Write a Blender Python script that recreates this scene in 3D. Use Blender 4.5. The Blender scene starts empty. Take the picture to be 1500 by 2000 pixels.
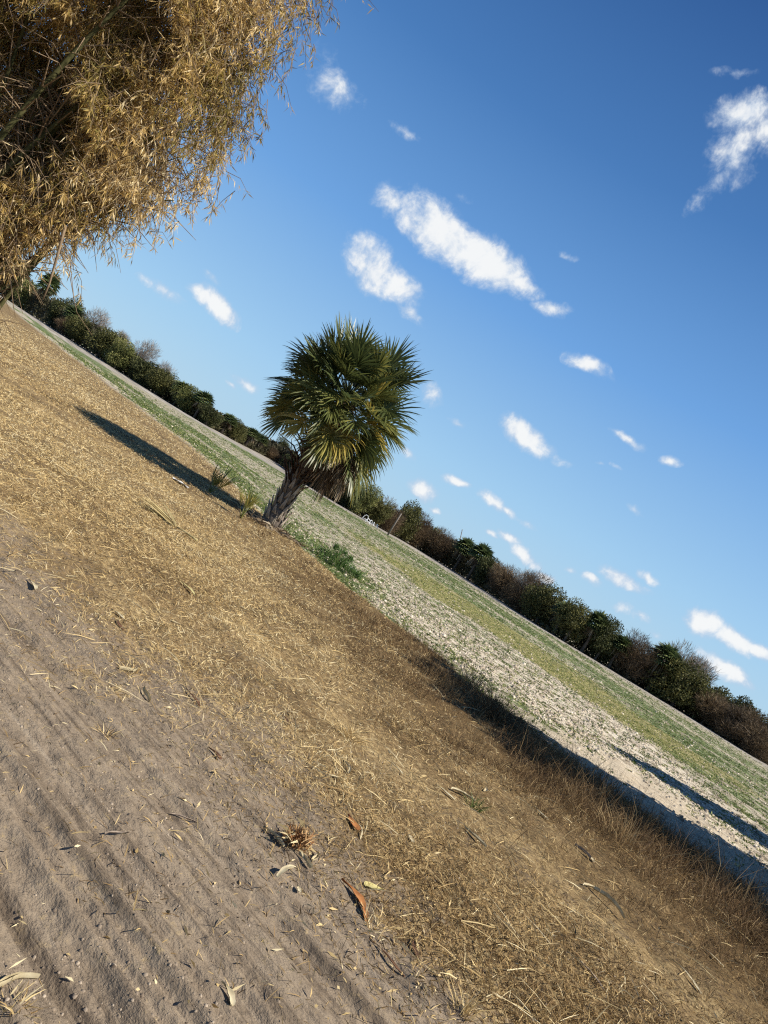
import bpy, math, random
import numpy as np
from mathutils import Matrix, Vector

random.seed(7)
RNG = np.random.default_rng(11)
SC = bpy.context.scene
COL = SC.collection
rad = math.radians

# ------------------------------------------------------------------ camera
ROLL = rad(30.3); FPX = 1500.0; VH = -10.0; ZC = 1.65
PITCH = math.atan2(-VH, FPX)

def ray(px, py):
    X = px - 750.0; Y = 1000.0 - py
    h = X * math.cos(ROLL) - Y * math.sin(ROLL)
    v = X * math.sin(ROLL) + Y * math.cos(ROLL)
    d = np.array([h, FPX * math.cos(PITCH) - v * math.sin(PITCH), FPX * math.sin(PITCH) + v * math.cos(PITCH)])
    return d / np.linalg.norm(d)

cam_d = bpy.data.cameras.new("camera"); cam = bpy.data.objects.new("camera", cam_d); COL.objects.link(cam)
cam_d.sensor_fit = 'VERTICAL'; cam_d.sensor_height = 36; cam_d.sensor_width = 27
cam_d.lens = 36 * FPX / 2000.0; cam_d.clip_end = 20000; cam_d.clip_start = 0.05
xw = Vector((math.cos(ROLL), 0, math.sin(ROLL))); yw = Vector((-math.sin(ROLL), 0, math.cos(ROLL)))
RX = Matrix.Rotation(PITCH, 3, 'X')
xw = RX @ xw; yw = RX @ yw; zw = xw.cross(yw)
M = Matrix((xw, yw, zw)).transposed().to_4x4(); M.translation = (0, 0, ZC)
cam.matrix_world = M
SC.camera = cam

# ------------------------------------------------------------------ noise
def _hash(ix, iy, seed):
    n = (ix.astype(np.int64) * 374761393 + iy.astype(np.int64) * 668265263 + seed * 2147483647 // 7) & 0xffffffff
    n = ((n ^ (n >> 13)) * 1274126177) & 0xffffffff
    n = ((n ^ (n >> 16)) * 2246822519) & 0xffffffff
    return ((n ^ (n >> 15)) & 0xffffff) / float(0xffffff)

def vn(x, y, seed=0):
    x = np.asarray(x, float); y = np.asarray(y, float)
    ix = np.floor(x); iy = np.floor(y); fx = x - ix; fy = y - iy
    fx = fx * fx * (3 - 2 * fx); fy = fy * fy * (3 - 2 * fy)
    a = _hash(ix, iy, seed); b = _hash(ix + 1, iy, seed); c = _hash(ix, iy + 1, seed); d = _hash(ix + 1, iy + 1, seed)
    return (a + (b - a) * fx) * (1 - fy) + (c + (d - c) * fx) * fy

def fbm(x, y, seed=0, o=4):
    t = 0; a = .5; n = 0
    for k in range(o):
        t = t + a * vn(x * 2 ** k, y * 2 ** k, seed + k); n += a; a *= .5
    return t / n

def ss(a, b, x):
    t = np.clip((np.asarray(x, float) - a) / (b - a), 0, 1)
    return t * t * (3 - 2 * t)

# ------------------------------------------------------------------ the lie of the land
# s: across the bank, t: along it, u: across the rows of the field, e: along them
def coords(x, y):
    return .65 * x + .76 * y, -.76 * x + .65 * y, .878 * x + .565 * y, -.541 * x + .841 * y

def height(x, y, fine=True):
    x = np.asarray(x, float); y = np.asarray(y, float)
    s, t, u, e = coords(x, y)
    ue = u + .9 * (fbm(e * .25, u * .1, 5, 3) - .5)
    w = 2.2 + 12 * ss(14, 42, t)
    far = ss(12, 45, t)
    drop = (.78 - .32 * far) * ss(9.6, 9.6 + w, ue)
    z = -drop + 1.25 * ss(95, 235, t) * ss(5, 40, t) + .18 * ss(14, 24, t) * (1 - ss(8, 20, u))
    r = np.hypot(x, y)
    z = z + .10 * (fbm(x * .12, y * .12, 9, 3) - .5) * ss(5, 14, r)
    z = z - .035 * ss(3, 9, s) * (1 - ss(9, 12, u))
    if fine:
        straw = ss(2.4, 3.6, s) * (1 - ss(9, 13, u))
        z = z + straw * (.05 * (fbm(x * 1.6, y * 1.6, 21, 3) - .5) + .03 * (vn(x * 6, y * 6, 22) - .5))
        road = 1 - ss(2.6, 3.4, s + .5 * (fbm(x * 1.3, y * 1.3, 24, 2) - .5))
        sr = .56 * x + .83 * y; tr = -.83 * x + .56 * y
        srw = sr + .03 * (vn(tr * .8, sr * .5, 33) - .5)
        g = .045 * (vn(srw * 5.5, tr * .10, 30) - .5) + .046 * (vn(srw * 11, tr * .10, 31) - .5) * (.5 + vn(sr * 1.5, tr * .5, 37))
        g = g + .034 * (vn(srw * 23, tr * .16, 35) - .5)
        g = g + .009 * (fbm(x * 3, y * 3, 32, 3) - .5) + .005 * (vn(x * 19, y * 19, 34) - .5)
        z = z + road * g + (1 - road) * .3 * g
        field = ss(11, 15, u)
        z = z + field * (.07 * (vn(u * 1.3, e * .12, 40) - .5) + .09 * (fbm(u * 3, e * 2.0, 41, 2) - .5)) * (1 - ss(60, 120, r))
    return z

def land(px, py, rmax=600):
    """where the line of sight through a point of the photo meets the ground"""
    d = ray(px, py)
    ts = np.geomspace(1.0, rmax, 4000)
    z = ZC + d[2] * ts
    hit = np.nonzero(z < height(d[0] * ts, d[1] * ts, False))[0]
    k = ts[hit[0]] if len(hit) else rmax
    return d[0] * k, d[1] * k, float(height(d[0] * k, d[1] * k, False))

# ------------------------------------------------------------------ mesh helpers
def mesh(name, V, polys, mat, attrs=None, smooth=False):
    """polys: list of (M,k) index arrays"""
    me = bpy.data.meshes.new(name)
    V = np.asarray(V, np.float32)
    me.vertices.add(len(V)); me.vertices.foreach_set("co", V.ravel())
    loops = np.concatenate([np.asarray(p, np.int32).ravel() for p in polys])
    sizes = np.concatenate([np.full(len(p), np.asarray(p).shape[1], np.int32) for p in polys])
    starts = np.concatenate([[0], np.cumsum(sizes)[:-1]]).astype(np.int32)
    me.loops.add(len(loops)); me.loops.foreach_set("vertex_index", loops)
    me.polygons.add(len(sizes)); me.polygons.foreach_set("loop_start", starts)
    try: me.polygons.foreach_set("loop_total", sizes)
    except Exception: pass
    if smooth: me.polygons.foreach_set("use_smooth", np.ones(len(sizes), bool))
    for k, (dom, typ, arr) in (attrs or {}).items():
        at = me.attributes.new(k, typ, dom)
        arr = np.asarray(arr, np.float32)
        at.data.foreach_set({'FLOAT': 'value', 'FLOAT_VECTOR': 'vector', 'FLOAT_COLOR': 'color'}[typ], arr.ravel())
    me.update(calc_edges=True); me.validate()
    if mat: me.materials.append(mat)
    return me

def link(name, me, parent=None, loc=(0, 0, 0)):
    o = bpy.data.objects.new(name, me); COL.objects.link(o); o.location = loc
    if parent: o.parent = parent
    return o

def tag(o, label=None, cat=None, group=None, kind=None):
    if label: o['label'] = label
    if cat: o['category'] = cat
    if group: o['group'] = group
    if kind: o['kind'] = kind
    return o

def empty(name, loc, label, cat, group=None):
    o = bpy.data.objects.new(name, None); COL.objects.link(o); o.location = loc; o.empty_display_size = .2
    return tag(o, label, cat, group)

def dup(src, loc, rot=0, scale=(1, 1, 1)):
    c = src.copy(); COL.objects.link(c); c.location = loc; c.rotation_euler = (0, 0, rot); c.scale = scale
    for ch in src.children:
        d = ch.copy(); COL.objects.link(d); d.parent = c
    return c

class Buf:
    """gathers geometry for one mesh"""
    def __init__(s): s.V = []; s.Q = []; s.T = []; s.n = 0; s.cq = []; s.ct = []
    def add(s, V, quads=None, tris=None, c=0.5):
        V = np.asarray(V, float).reshape(-1, 3)
        if quads is not None and len(quads):
            q = np.asarray(quads, np.int64); s.Q.append(q + s.n)
            s.cq.append(np.broadcast_to(np.asarray(c, float), (len(q),)) if np.ndim(c) <= 1 else c)
        if tris is not None and len(tris):
            t = np.asarray(tris, np.int64); s.T.append(t + s.n); s.ct.append(np.full(len(t), float(np.mean(c))))
        s.V.append(V); s.n += len(V)
    def build(s, name, mat, smooth=False):
        polys = []; c = []
        if s.Q: polys.append(np.concatenate(s.Q)); c.append(np.concatenate(s.cq))
        if s.T: polys.append(np.concatenate(s.T)); c.append(np.concatenate(s.ct))
        return mesh(name, np.concatenate(s.V), polys, mat, {'c': ('FACE', 'FLOAT', np.concatenate(c))}, smooth)

def tube(buf, pts, radii, n=8, c=.5, cap=True):
    pts = np.asarray(pts, float); m = len(pts)
    tan = np.gradient(pts, axis=0); tan /= np.linalg.norm(tan, axis=1)[:, None] + 1e-9
    ref = np.array([0, 0, 1.]) if abs(tan[0][2]) < .9 else np.array([1., 0, 0])
    V = []
    for i in range(m):
        a = np.cross(tan[i], ref); a /= np.linalg.norm(a) + 1e-9; b = np.cross(tan[i], a)
        ang = np.linspace(0, 2 * np.pi, n, endpoint=False)
        V.append(pts[i] + radii[i] * (np.cos(ang)[:, None] * a + np.sin(ang)[:, None] * b))
    V = np.concatenate(V)
    q = [(i * n + j, i * n + (j + 1) % n, (i + 1) * n + (j + 1) % n, (i + 1) * n + j) for i in range(m - 1) for j in range(n)]
    t = []
    if cap:
        V = np.concatenate([V, pts[:1], pts[-1:]]); k = m * n
        t = [(k, (j + 1) % n, j) for j in range(n)] + [(k + 1, (m - 1) * n + j, (m - 1) * n + (j + 1) % n) for j in range(n)]
    buf.add(V, q, t, c)

def unit(v): return v / (np.linalg.norm(v, axis=-1, keepdims=True) + 1e-9)

def blades(buf, P, D, L, W, bend, c):
    """N curved blades, two quads each. D unit directions, bend sinks the tip."""
    N = len(P)
    side = unit(np.cross(D, RNG.normal(size=(N, 3))))
    L = np.asarray(L)[:, None]; W = np.asarray(W)[:, None]
    down = np.zeros((N, 3)); down[:, 2] = -1; bend = np.broadcast_to(np.asarray(bend), (N,))[:, None]
    p1 = P + D * L * .5; D2 = unit(D + down * bend); p2 = p1 + D2 * L * .5
    V = np.stack([P - side * W * .4, P + side * W * .4, p1 + side * W * .5, p1 - side * W * .5, p2 + side * W * .12, p2 - side * W * .12], 1).reshape(-1, 3)
    b = np.arange(N)[:, None] * 6
    q = np.stack([np.concatenate([b, b + 1, b + 2, b + 3], 1), np.concatenate([b + 3, b + 2, b + 4, b + 5], 1)], 1).reshape(-1, 4)
    buf.add(V, q, None, np.repeat(c, 2))

def leaves(buf, P, D, L, W, c, fold=.25):
    """N folded lance leaves, each two quads sharing a midrib kink"""
    N = len(P)
    side = unit(np.cross(D, RNG.normal(size=(N, 3)))); nor = np.cross(D, side)
    L = np.asarray(L)[:, None]; W = np.asarray(W)[:, None]
    m = P + D * L * .4
    V = np.stack([P, m + side * W * .5 + nor * W * fold, P + D * L, m - side * W * .5 + nor * W * fold], 1).reshape(-1, 3)
    b = np.arange(N)[:, None] * 4
    buf.add(V, np.concatenate([b, b + 1, b + 2, b + 3], 1), None, c)

# ------------------------------------------------------------------ materials
class NT:
    def __init__(s, tree): s.t = tree; s.n = tree.nodes; s.l = tree.links
    def node(s, typ, ins=None, **kw):
        n = s.n.new(typ)
        for k, v in kw.items(): setattr(n, k, v)
        for k, v in (ins or {}).items():
            if hasattr(v, 'is_output') or isinstance(v, bpy.types.NodeSocket): s.l.new(v, n.inputs[k])
            else: n.inputs[k].default_value = v
        return n
    def math(s, op, a, b=0.0, c=None, clamp=False):
        n = s.node('ShaderNodeMath', {0: a, 1: b}, operation=op, use_clamp=clamp)
        if c is not None:
            if isinstance(c, bpy.types.NodeSocket): s.l.new(c, n.inputs[2])
            else: n.inputs[2].default_value = c
        return n.outputs[0]
    def mix(s, f, a, b):
        n = s.node('ShaderNodeMix', data_type='RGBA')
        for k, v in ((0, f), (6, a), (7, b)):
            if isinstance(v, bpy.types.NodeSocket): s.l.new(v, n.inputs[k])
            else: n.inputs[k].default_value = v if k == 0 else (*v, 1)
        return n.outputs[2]
    def ramp(s, f, stops, interp='LINEAR'):
        n = s.node('ShaderNodeValToRGB', {0: f}); r = n.color_ramp; r.interpolation = interp
        while len(r.elements) < len(stops): r.elements.new(.5)
        for e, (p, c) in zip(r.elements, stops): e.position = p; e.color = (*c, 1) if len(c) == 3 else c
        return n.outputs[0]
    def noise(s, vec, scale, detail=4, rough=.55, dist=0.0):
        n = s.node('ShaderNodeTexNoise', {'Scale': scale, 'Detail': detail, 'Roughness': rough, 'Distortion': dist})
        if vec is not None: s.l.new(vec, n.inputs['Vector'])
        return n.outputs[0]
    def smooth(s, f, a, b):
        n = s.node('ShaderNodeMapRange', {0: f, 1: a, 2: b, 3: 0.0, 4: 1.0}, interpolation_type='SMOOTHSTEP')
        return n.outputs[0]
    def attr(s, name): return s.node('ShaderNodeAttribute', attribute_name=name)

def newmat(name):
    m = bpy.data.materials.new(name); m.use_nodes = True; m.node_tree.nodes.clear()
    return m, NT(m.node_tree)

def finish(nt, color, rough=.9, spec=.1, normal=None, trans=0.0):
    p = nt.node('ShaderNodeBsdfPrincipled', {'Roughness': rough, 'Specular IOR Level': spec})
    if isinstance(color, bpy.types.NodeSocket): nt.l.new(color, p.inputs['Base Color'])
    else: p.inputs['Base Color'].default_value = (*color, 1)
    if normal is not None: nt.l.new(normal, p.inputs['Normal'])
    out = nt.node('ShaderNodeOutputMaterial')
    sh = p.outputs[0]
    if trans:
        tr = nt.node('ShaderNodeBsdfTranslucent')
        if isinstance(color, bpy.types.NodeSocket): nt.l.new(color, tr.inputs[0])
        else: tr.inputs[0].default_value = (*color, 1)
        mx = nt.node('ShaderNodeMixShader', {0: trans}); nt.l.new(sh, mx.inputs[1]); nt.l.new(tr.outputs[0], mx.inputs[2]); sh = mx.outputs[0]
    nt.l.new(sh, out.inputs[0])

def leafmat(name, stops, rough=.6, spec=.25, trans=.25, patch=0.0, pscale=1.0):
    """colour by each leaf's own random number, drifting slowly over the plant"""
    m, nt = newmat(name)
    c = nt.attr('c').outputs['Fac']
    if patch:
        tc = nt.node('ShaderNodeTexCoord')
        n = nt.noise(tc.outputs['Object'], pscale, 3)
        c = nt.math('ADD', c, nt.math('MULTIPLY', nt.math('SUBTRACT', n, .5), patch), clamp=True)
    finish(nt, nt.ramp(c, stops), rough, spec, None, trans)
    return m

def barkmat(name, a, b, scale=8, stretch=4, bump=.5):
    m, nt = newmat(name)
    tc = nt.node('ShaderNodeTexCoord')
    mp = nt.node('ShaderNodeMapping', {'Vector': tc.outputs['Object'], 'Scale': (stretch, stretch, 1)})
    n = nt.noise(mp.outputs[0], scale, 6, .65)
    b_ = nt.node('ShaderNodeBump', {'Height': n, 'Strength': bump, 'Distance': .03})
    finish(nt, nt.ramp(n, [(.3, a), (.7, b)]), .9, .1, b_.outputs[0])
    return m

M_STRAW = leafmat('dry_straw', [(0, (0.083, 0.050, 0.022)), (.25, (0.239, 0.149, 0.062)), (.6, (0.460, 0.324, 0.142)), (.88, (0.644, 0.500, 0.249)), (1, (0.718, 0.612, 0.378))], .75, .2, .15, .45, .55)
M_LITTER = leafmat('bamboo_litter', [(0, (0.126, 0.079, 0.034)), (.3, (0.396, 0.273, 0.111)), (.7, (0.630, 0.475, 0.221)), (1, (0.720, 0.616, 0.374))], .65, .3, .15, .3, .4)
M_BROWN = leafmat('brown_grass', [(0, (0.045, 0.027, 0.014)), (.35, (0.135, 0.081, 0.038)), (.7, (0.270, 0.176, 0.081)), (1, (0.468, 0.351, 0.180))], .75, .2, .2, .5, .5)
M_WEED = leafmat('field_weed', [(0, (.045, .07, .022)), (.4, (.14, .185, .055)), (.68, (.28, .31, .095)), (.88, (.42, .38, .16)), (1, (.6, .52, .28))], .65, .2, .25, .35, .2)
M_BAMBOO = leafmat('dry_bamboo_leaf', [(0, (.10, .065, .03)), (.16, (.20, .17, .045)), (.34, (.38, .29, .08)), (.55, (.56, .38, .13)), (.8, (.72, .52, .22)), (1, (.84, .70, .42))], .5, .35, .38, .5, .7)
M_CULM = barkmat('bamboo_culm', (.03, .034, .013), (.11, .10, .042), 6, 3, .2)
M_TWIG = barkmat('dry_twig', (.12, .08, .05), (.32, .24, .15), 10, 3, .2)
M_TRUNK = barkmat('palm_trunk', (.07, .055, .045), (.24, .20, .165), 7, 2.5, .9)
M_BOOT = leafmat('palm_boot', [(0, (0.076, 0.055, 0.038)), (.45, (0.255, 0.208, 0.157)), (1, (0.561, 0.497, 0.408))], .85, .1, 0, .4, 6)
M_FROND = leafmat('palm_frond', [(0, (.024, .036, .014)), (.35, (.065, .088, .030)), (.7, (.135, .155, .046)), (.9, (.32, .28, .065)), (1, (.52, .39, .09))], .40, .5, .28)
M_DEAD = leafmat('dead_frond', [(0, (0.060, 0.036, 0.020)), (.4, (0.170, 0.123, 0.076)), (.8, (0.357, 0.289, 0.196)), (1, (0.510, 0.442, 0.332))], .8, .15, .15)
M_SPIKE = leafmat('dead_petiole', [(0, (.025, .014, .010)), (.6, (.085, .048, .032)), (1, (.22, .15, .10))], .75, .2, 0)
M_BARK = barkmat('oak_bark', (.05, .04, .032), (.17, .145, .12), 4, 3)
def treemat(name, a, b, c):
    a, b, c = [tuple(q * 1.9 for q in k) for k in (a, b, c)]
    return leafmat(name, [(0, a), (.55, b), (1, c)], .6, .2, .2, .5, .35)
M_OAK = treemat('oak_leaf', (.024, .027, .010), (.064, .064, .021), (.130, .118, .042))
M_DARK = treemat('dark_leaf', (.015, .019, .008), (.038, .043, .016), (.09, .09, .032))
M_OLIVE = treemat('olive_leaf', (.035, .042, .014), (.088, .095, .030), (.17, .16, .055))
M_RED = treemat('brown_shrub', (.032, .022, .014), (.078, .055, .032), (.16, .115, .065))
M_GREY = treemat('grey_twigs', (.07, .058, .046), (.16, .135, .11), (.27, .24, .20))
M_FARPALM = treemat('far_palm', (.016, .026, .011), (.05, .068, .025), (.13, .145, .055))
M_SHRUB = treemat('green_shrub', (.018, .036, .010), (.05, .095, .025), (.12, .18, .05))
def plain(name, a, b, scale=12, rough=.7, spec=.2):
    m, nt = newmat(name); tc = nt.node('ShaderNodeTexCoord')
    n = nt.noise(tc.outputs['Object'], scale, 4)
    finish(nt, nt.ramp(n, [(.3, a), (.7, b)]), rough, spec); return m
M_HUSK = plain('pale_husk', (0.360, 0.288, 0.160), (0.576, 0.504, 0.336), 22)
M_HUSKY = plain('yellow_husk', (0.416, 0.352, 0.128), (0.592, 0.520, 0.256), 22)
M_ORANGE = plain('orange_sheath', (0.224, 0.080, 0.024), (0.440, 0.192, 0.064), 25)
M_DBROWN = plain('dark_brown_stick', (.06, .03, .015), (.17, .09, .05), 25)
M_STICK = plain('grey_stick', (.17, .13, .10), (.40, .32, .24), 25)
M_WHITE = plain('white_plastic', (0.576, 0.576, 0.560), (0.680, 0.680, 0.664), 10, .5, .4)
M_PIPE = plain('white_pipe', (.6, .62, .62), (.78, .8, .8), 10, .45, .4)
M_POST = barkmat('old_post', (.10, .085, .07), (.26, .225, .19), 5, 4)

# ------------------------------------------------------------------ ground
def zone(x, y):
    """which kind of ground lies where (not how it is lit)"""
    s, t, u, e = coords(x, y)
    wob = 2.2 * (fbm(x * .35, y * .35, 60, 4) - .5)
    wob2 = 1.1 * (fbm(x * 1.1, y * 1.1, 61, 4) - .5)
    straw = ss(2.4, 4.9, s + 3.0 * (fbm(x * .8, y * .8, 62, 4) - .5)) * (1 - .35 * ss(.50, .68, fbm(x * .55 + 9, y * .55, 65, 4)) * (1 - ss(3, 10, e))) * (1 - ss(9.6, 11.4, u + 1.8 * wob))
    spread = ss(-4, 14, e - u)                      # the straw is thickest on the left part of the bank
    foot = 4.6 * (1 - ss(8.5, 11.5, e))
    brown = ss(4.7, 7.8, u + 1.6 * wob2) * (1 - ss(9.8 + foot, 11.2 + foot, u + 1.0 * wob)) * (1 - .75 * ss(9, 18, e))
    g = lambda a, b, c, d: ss(a, b, uu) * (1 - ss(c, d, uu))
    uu = u + 9 * (fbm(u * .25, e * .15, 63, 5) - .5)
    right = 1 - ss(34, 60, e)
    green = 1.05 * g(12.2, 13.6, 16.5, 19.5) * (.6 + .4 * ss(18, 26, e)) * ss(9, 15, e)
    green = green + .9 * g(20, 21.5, 26, 28) * ss(38, 55, e)
    green = green + .55 * g(28, 31, 38, 42) * right + .4 * g(40, 43, 46, 48) + .62 * g(47, 50, 60, 64) + .45 * g(66, 69, 74, 78)
    green = green * (.25 + 1.3 * fbm(u * .6, e * .2, 64, 4)) * (.35 + 1.15 * ss(.32, .62, vn(u * 1.1, e * .12, 66))) + .24 * ss(12, 20, u) * ss(13, 26, e)
    yellow = g(27, 30, 40, 44) * ss(14, 24, e) * right
    tan = ss(13.8, 15.4, u) * (1 - ss(18.5, 21.5, u + wob)) * (1 - ss(11.5, 14, e))
    white = g(12.5, 17, 27, 31) * (1 - ss(22, 40, e)) + .5 * g(42, 44, 48, 51) + .4 * g(62, 66, 70, 74)
    return dict(straw=straw, brown=brown, green=np.clip(green, 0, 1), yellow=yellow, tan=tan, white=np.clip(white, 0, 1), spread=spread)

BASE = [(-40, 548), (25, 588), (100, 640), (200, 705), (300, 768), (400, 830), (480, 873), (540, 903), (600, 948), (700, 1008), (833, 1083),
        (913, 1133), (1000, 1189), (1089, 1246), (1236, 1334), (1364, 1411), (1493, 1491), (1600, 1552)]
BASE3 = []
for p in BASE:
    d = ray(*p); az = math.atan2(d[0], d[1])
    x, y, z = land(*p, rmax=330)
    r = math.hypot(x, y); r = min(r, 300)
    BASE3.append((math.sin(az) * r, math.cos(az) * r))
BASE3 = np.array(BASE3)

def tree_dist(x, y):
    P = np.stack([x, y], -1); best = np.full(x.shape, 1e9)
    for a, b in zip(BASE3[:-1], BASE3[1:]):
        ab = b - a; k = np.clip(((P - a) @ ab) / (ab @ ab), 0, 1)
        best = np.minimum(best, np.linalg.norm(P - (a + k[..., None] * ab), axis=-1))
    return best

def build_ground():
    rr = [1.0]
    while rr[-1] < 9000:
        r = rr[-1]; rr.append(r * (1.0058 if r < 9 else 1.013 if r < 80 else 1.04 if r < 400 else 1.2))
    rr = np.array([.02] + rr)
    az = np.concatenate([np.linspace(-180, -62, 24)[:-1], np.linspace(-62, -46, 30)[:-1], np.linspace(-46, 46, 470), np.linspace(46, 62, 30)[1:], np.linspace(62, 180, 24)[1:]])
    A, Rr = np.meshgrid(np.radians(az), rr)
    x = np.sin(A) * Rr; y = np.cos(A) * Rr
    xf, yf = x.ravel(), y.ravel()
    z = height(xf, yf)
    V = np.stack([xf, yf, z], 1)
    na = len(az); nr = len(rr)
    i = np.arange(nr - 1)[:, None] * na + np.arange(na - 1)[None]
    q = np.stack([i, i + 1, i + na + 1, i + na], -1).reshape(-1, 4)[:, ::-1]
    Z = zone(xf, yf); s, t, u, e = coords(xf, yf)
    q_ = tree_dist(xf, yf)
    track = (1 - ss(5, 16 + 14 * ss(60, 150, e), q_))
    m1 = np.stack([Z['straw'], Z['green'], Z['white'], np.ones_like(xf)], 1)
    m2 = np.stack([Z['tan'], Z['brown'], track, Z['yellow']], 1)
    ue = np.stack([u, e, np.zeros_like(u)], 1)
    st = np.stack([.56 * xf + .83 * yf, -.83 * xf + .56 * yf, np.zeros_like(u)], 1)
    m, nt = newmat('ground')
    geo = nt.node('ShaderNodeNewGeometry'); P = geo.outputs['Position']
    UE = nt.attr('ue').outputs['Vector']
    c1 = nt.node('ShaderNodeSeparateColor', {0: nt.attr('m1').outputs['Color']})
    a2 = nt.attr('m2'); c2 = nt.node('ShaderNodeSeparateColor', {0: a2.outputs['Color']}); yel = a2.outputs['Alpha']
    def streak(su, se, scale, detail=4):
        mp = nt.node('ShaderNodeMapping', {'Vector': UE, 'Scale': (su, se, 1)}); return nt.noise(mp.outputs[0], scale, detail, .6)
    fineN = nt.noise(P, 26, 6, .7); midN = nt.noise(P, 5, 5, .6); bigN = nt.noise(P, .9, 4, .6); grainN = nt.noise(P, 140, 3, .7)
    soil = nt.ramp(nt.math('ADD', nt.math('MULTIPLY', midN, .5), nt.math('MULTIPLY', fineN, .5)), [(.32, (0.158, 0.122, 0.085)), (.5, (0.250, 0.197, 0.140)), (.68, (0.324, 0.264, 0.193))])
    mr = nt.node('ShaderNodeMapping', {'Vector': nt.attr('st').outputs['Vector'], 'Scale': (1, .045, 1)})
    rs = nt.noise(mr.outputs[0], 15, 7, .7)
    soil = nt.mix(nt.math('MULTIPLY', nt.smooth(rs, .51, .38), .8), soil, (0.128, 0.098, 0.069))
    soil = nt.mix(nt.math('MULTIPLY', nt.smooth(rs, .55, .68), .6), soil, (0.351, 0.288, 0.212))
    speck = nt.smooth(nt.noise(P, 55, 4, .75), .60, .68)
    soil = nt.mix(nt.math('MULTIPLY', speck, .55), soil, (.075, .055, .042))
    strawc = nt.ramp(nt.math('ADD', nt.math('MULTIPLY', fineN, .6), nt.math('MULTIPLY', bigN, .4)), [(.36, (.07, .047, .026)), (.5, (.21, .145, .072)), (.64, (.46, .35, .18))])
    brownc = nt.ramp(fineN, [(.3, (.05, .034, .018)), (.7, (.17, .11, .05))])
    # field
    f1 = streak(1, .5, 2.6, 7); f2 = streak(1, .25, 6, 4); f3 = streak(1, .06, .9, 4)
    pale = nt.ramp(nt.math('ADD', nt.math('MULTIPLY', f1, .6), nt.math('MULTIPLY', f2, .4)), [(.36, (0.076, 0.062, 0.041)), (.44, (0.247, 0.204, 0.143)), (.51, (0.494, 0.427, 0.327)), (.60, (0.665, 0.594, 0.469))])
    greenc = nt.ramp(nt.math('ADD', nt.math('MULTIPLY', f1, .5), nt.math('MULTIPLY', f2, .5)), [(.36, (.035, .055, .02)), (.5, (.10, .135, .05)), (.62, (.30, .31, .17))])
    yelc = nt.ramp(f2, [(.35, (.11, .12, .035)), (.65, (.36, .30, .12))])
    base = nt.mix(nt.math('MULTIPLY', nt.math('SUBTRACT', 1.0, c1.outputs[2]), .42), pale, (.21, .19, .135))
    def thr(f, n, k=.9, w=.22):   # a mask broken up by a noise
        v = nt.math('ADD', f, nt.math('MULTIPLY', nt.math('SUBTRACT', n, .5), k)); return nt.smooth(v, .5 - w, .5 + w)
    base = nt.mix(thr(c1.outputs[1], nt.math('ADD', nt.math('MULTIPLY', f1, .75), nt.math('MULTIPLY', f3, .3)), 3.4, .12), base, greenc)
    base = nt.mix(nt.math('MULTIPLY', thr(yel, f2, 2.2, .2), .8), base, yelc)
    tanc = nt.ramp(midN, [(.35, (0.387, 0.317, 0.224)), (.65, (0.546, 0.466, 0.344))])
    base = nt.mix(c2.outputs[0], base, tanc)
    trk = nt.ramp(streak(1, .05, 1.3, 5), [(.35, (0.170, 0.147, 0.120)), (.5, (0.289, 0.260, 0.220)), (.66, (0.442, 0.412, 0.352))])
    base = nt.mix(thr(c2.outputs[2], f3, .8, .2), base, trk)
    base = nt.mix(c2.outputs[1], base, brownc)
    # bank and road lie on this side of the field
    near = nt.smooth(nt.node('ShaderNodeSeparateXYZ', {0: UE}).outputs[0], 11.6, 9.8)
    bank = nt.mix(thr(c1.outputs[0], nt.math('ADD', nt.math('MULTIPLY', midN, .45), nt.math('MULTIPLY', fineN, .65)), 2.6, .3), soil, strawc)
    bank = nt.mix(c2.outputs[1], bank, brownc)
    col = nt.mix(near, base, bank)
    bsum = nt.math('ADD', nt.math('MULTIPLY', fineN, .7), nt.math('ADD', nt.math('MULTIPLY', grainN, .3), nt.math('MULTIPLY', rs, .9)))
    bmp = nt.node('ShaderNodeBump', {'Height': bsum, 'Strength': .8, 'Distance': .018})
    bmp2 = nt.node('ShaderNodeBump', {'Height': f1, 'Strength': .6, 'Distance': .16, 'Normal': bmp.outputs[0]})
    finish(nt, col, .95, .05, bmp2.outputs[0])
    me = mesh('ground', V, [q], m, {'m1': ('POINT', 'FLOAT_COLOR', m1), 'm2': ('POINT', 'FLOAT_COLOR', m2), 'ue': ('POINT', 'FLOAT_VECTOR', ue), 'st': ('POINT', 'FLOAT_VECTOR', st)}, True)
    o = link('ground', me); tag(o, 'grey sand track, straw covered bank and pale sandy field', 'ground', kind='structure')
build_ground()

# ------------------------------------------------------------------ straw, grass and weeds: nobody could count them
def scatter(n, r0, r1, power, az0=-46, az1=44):
    k = RNG.random(n); p = 1 - power
    r = (r0 ** p + k * (r1 ** p - r0 ** p)) ** (1 / p)
    a = np.radians(az0 + (az1 - az0) * RNG.random(n))
    return np.sin(a) * r, np.cos(a) * r, r

def with_z(x, y, dz=0): return np.stack([x, y, height(x, y) + dz], 1)

def direction(n, el_lo, el_hi):
    a = RNG.random(n) * 2 * np.pi; el = np.radians(el_lo + (el_hi - el_lo) * RNG.random(n))
    return np.stack([np.cos(a) * np.cos(el), np.sin(a) * np.cos(el), np.sin(el)], 1)

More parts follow.
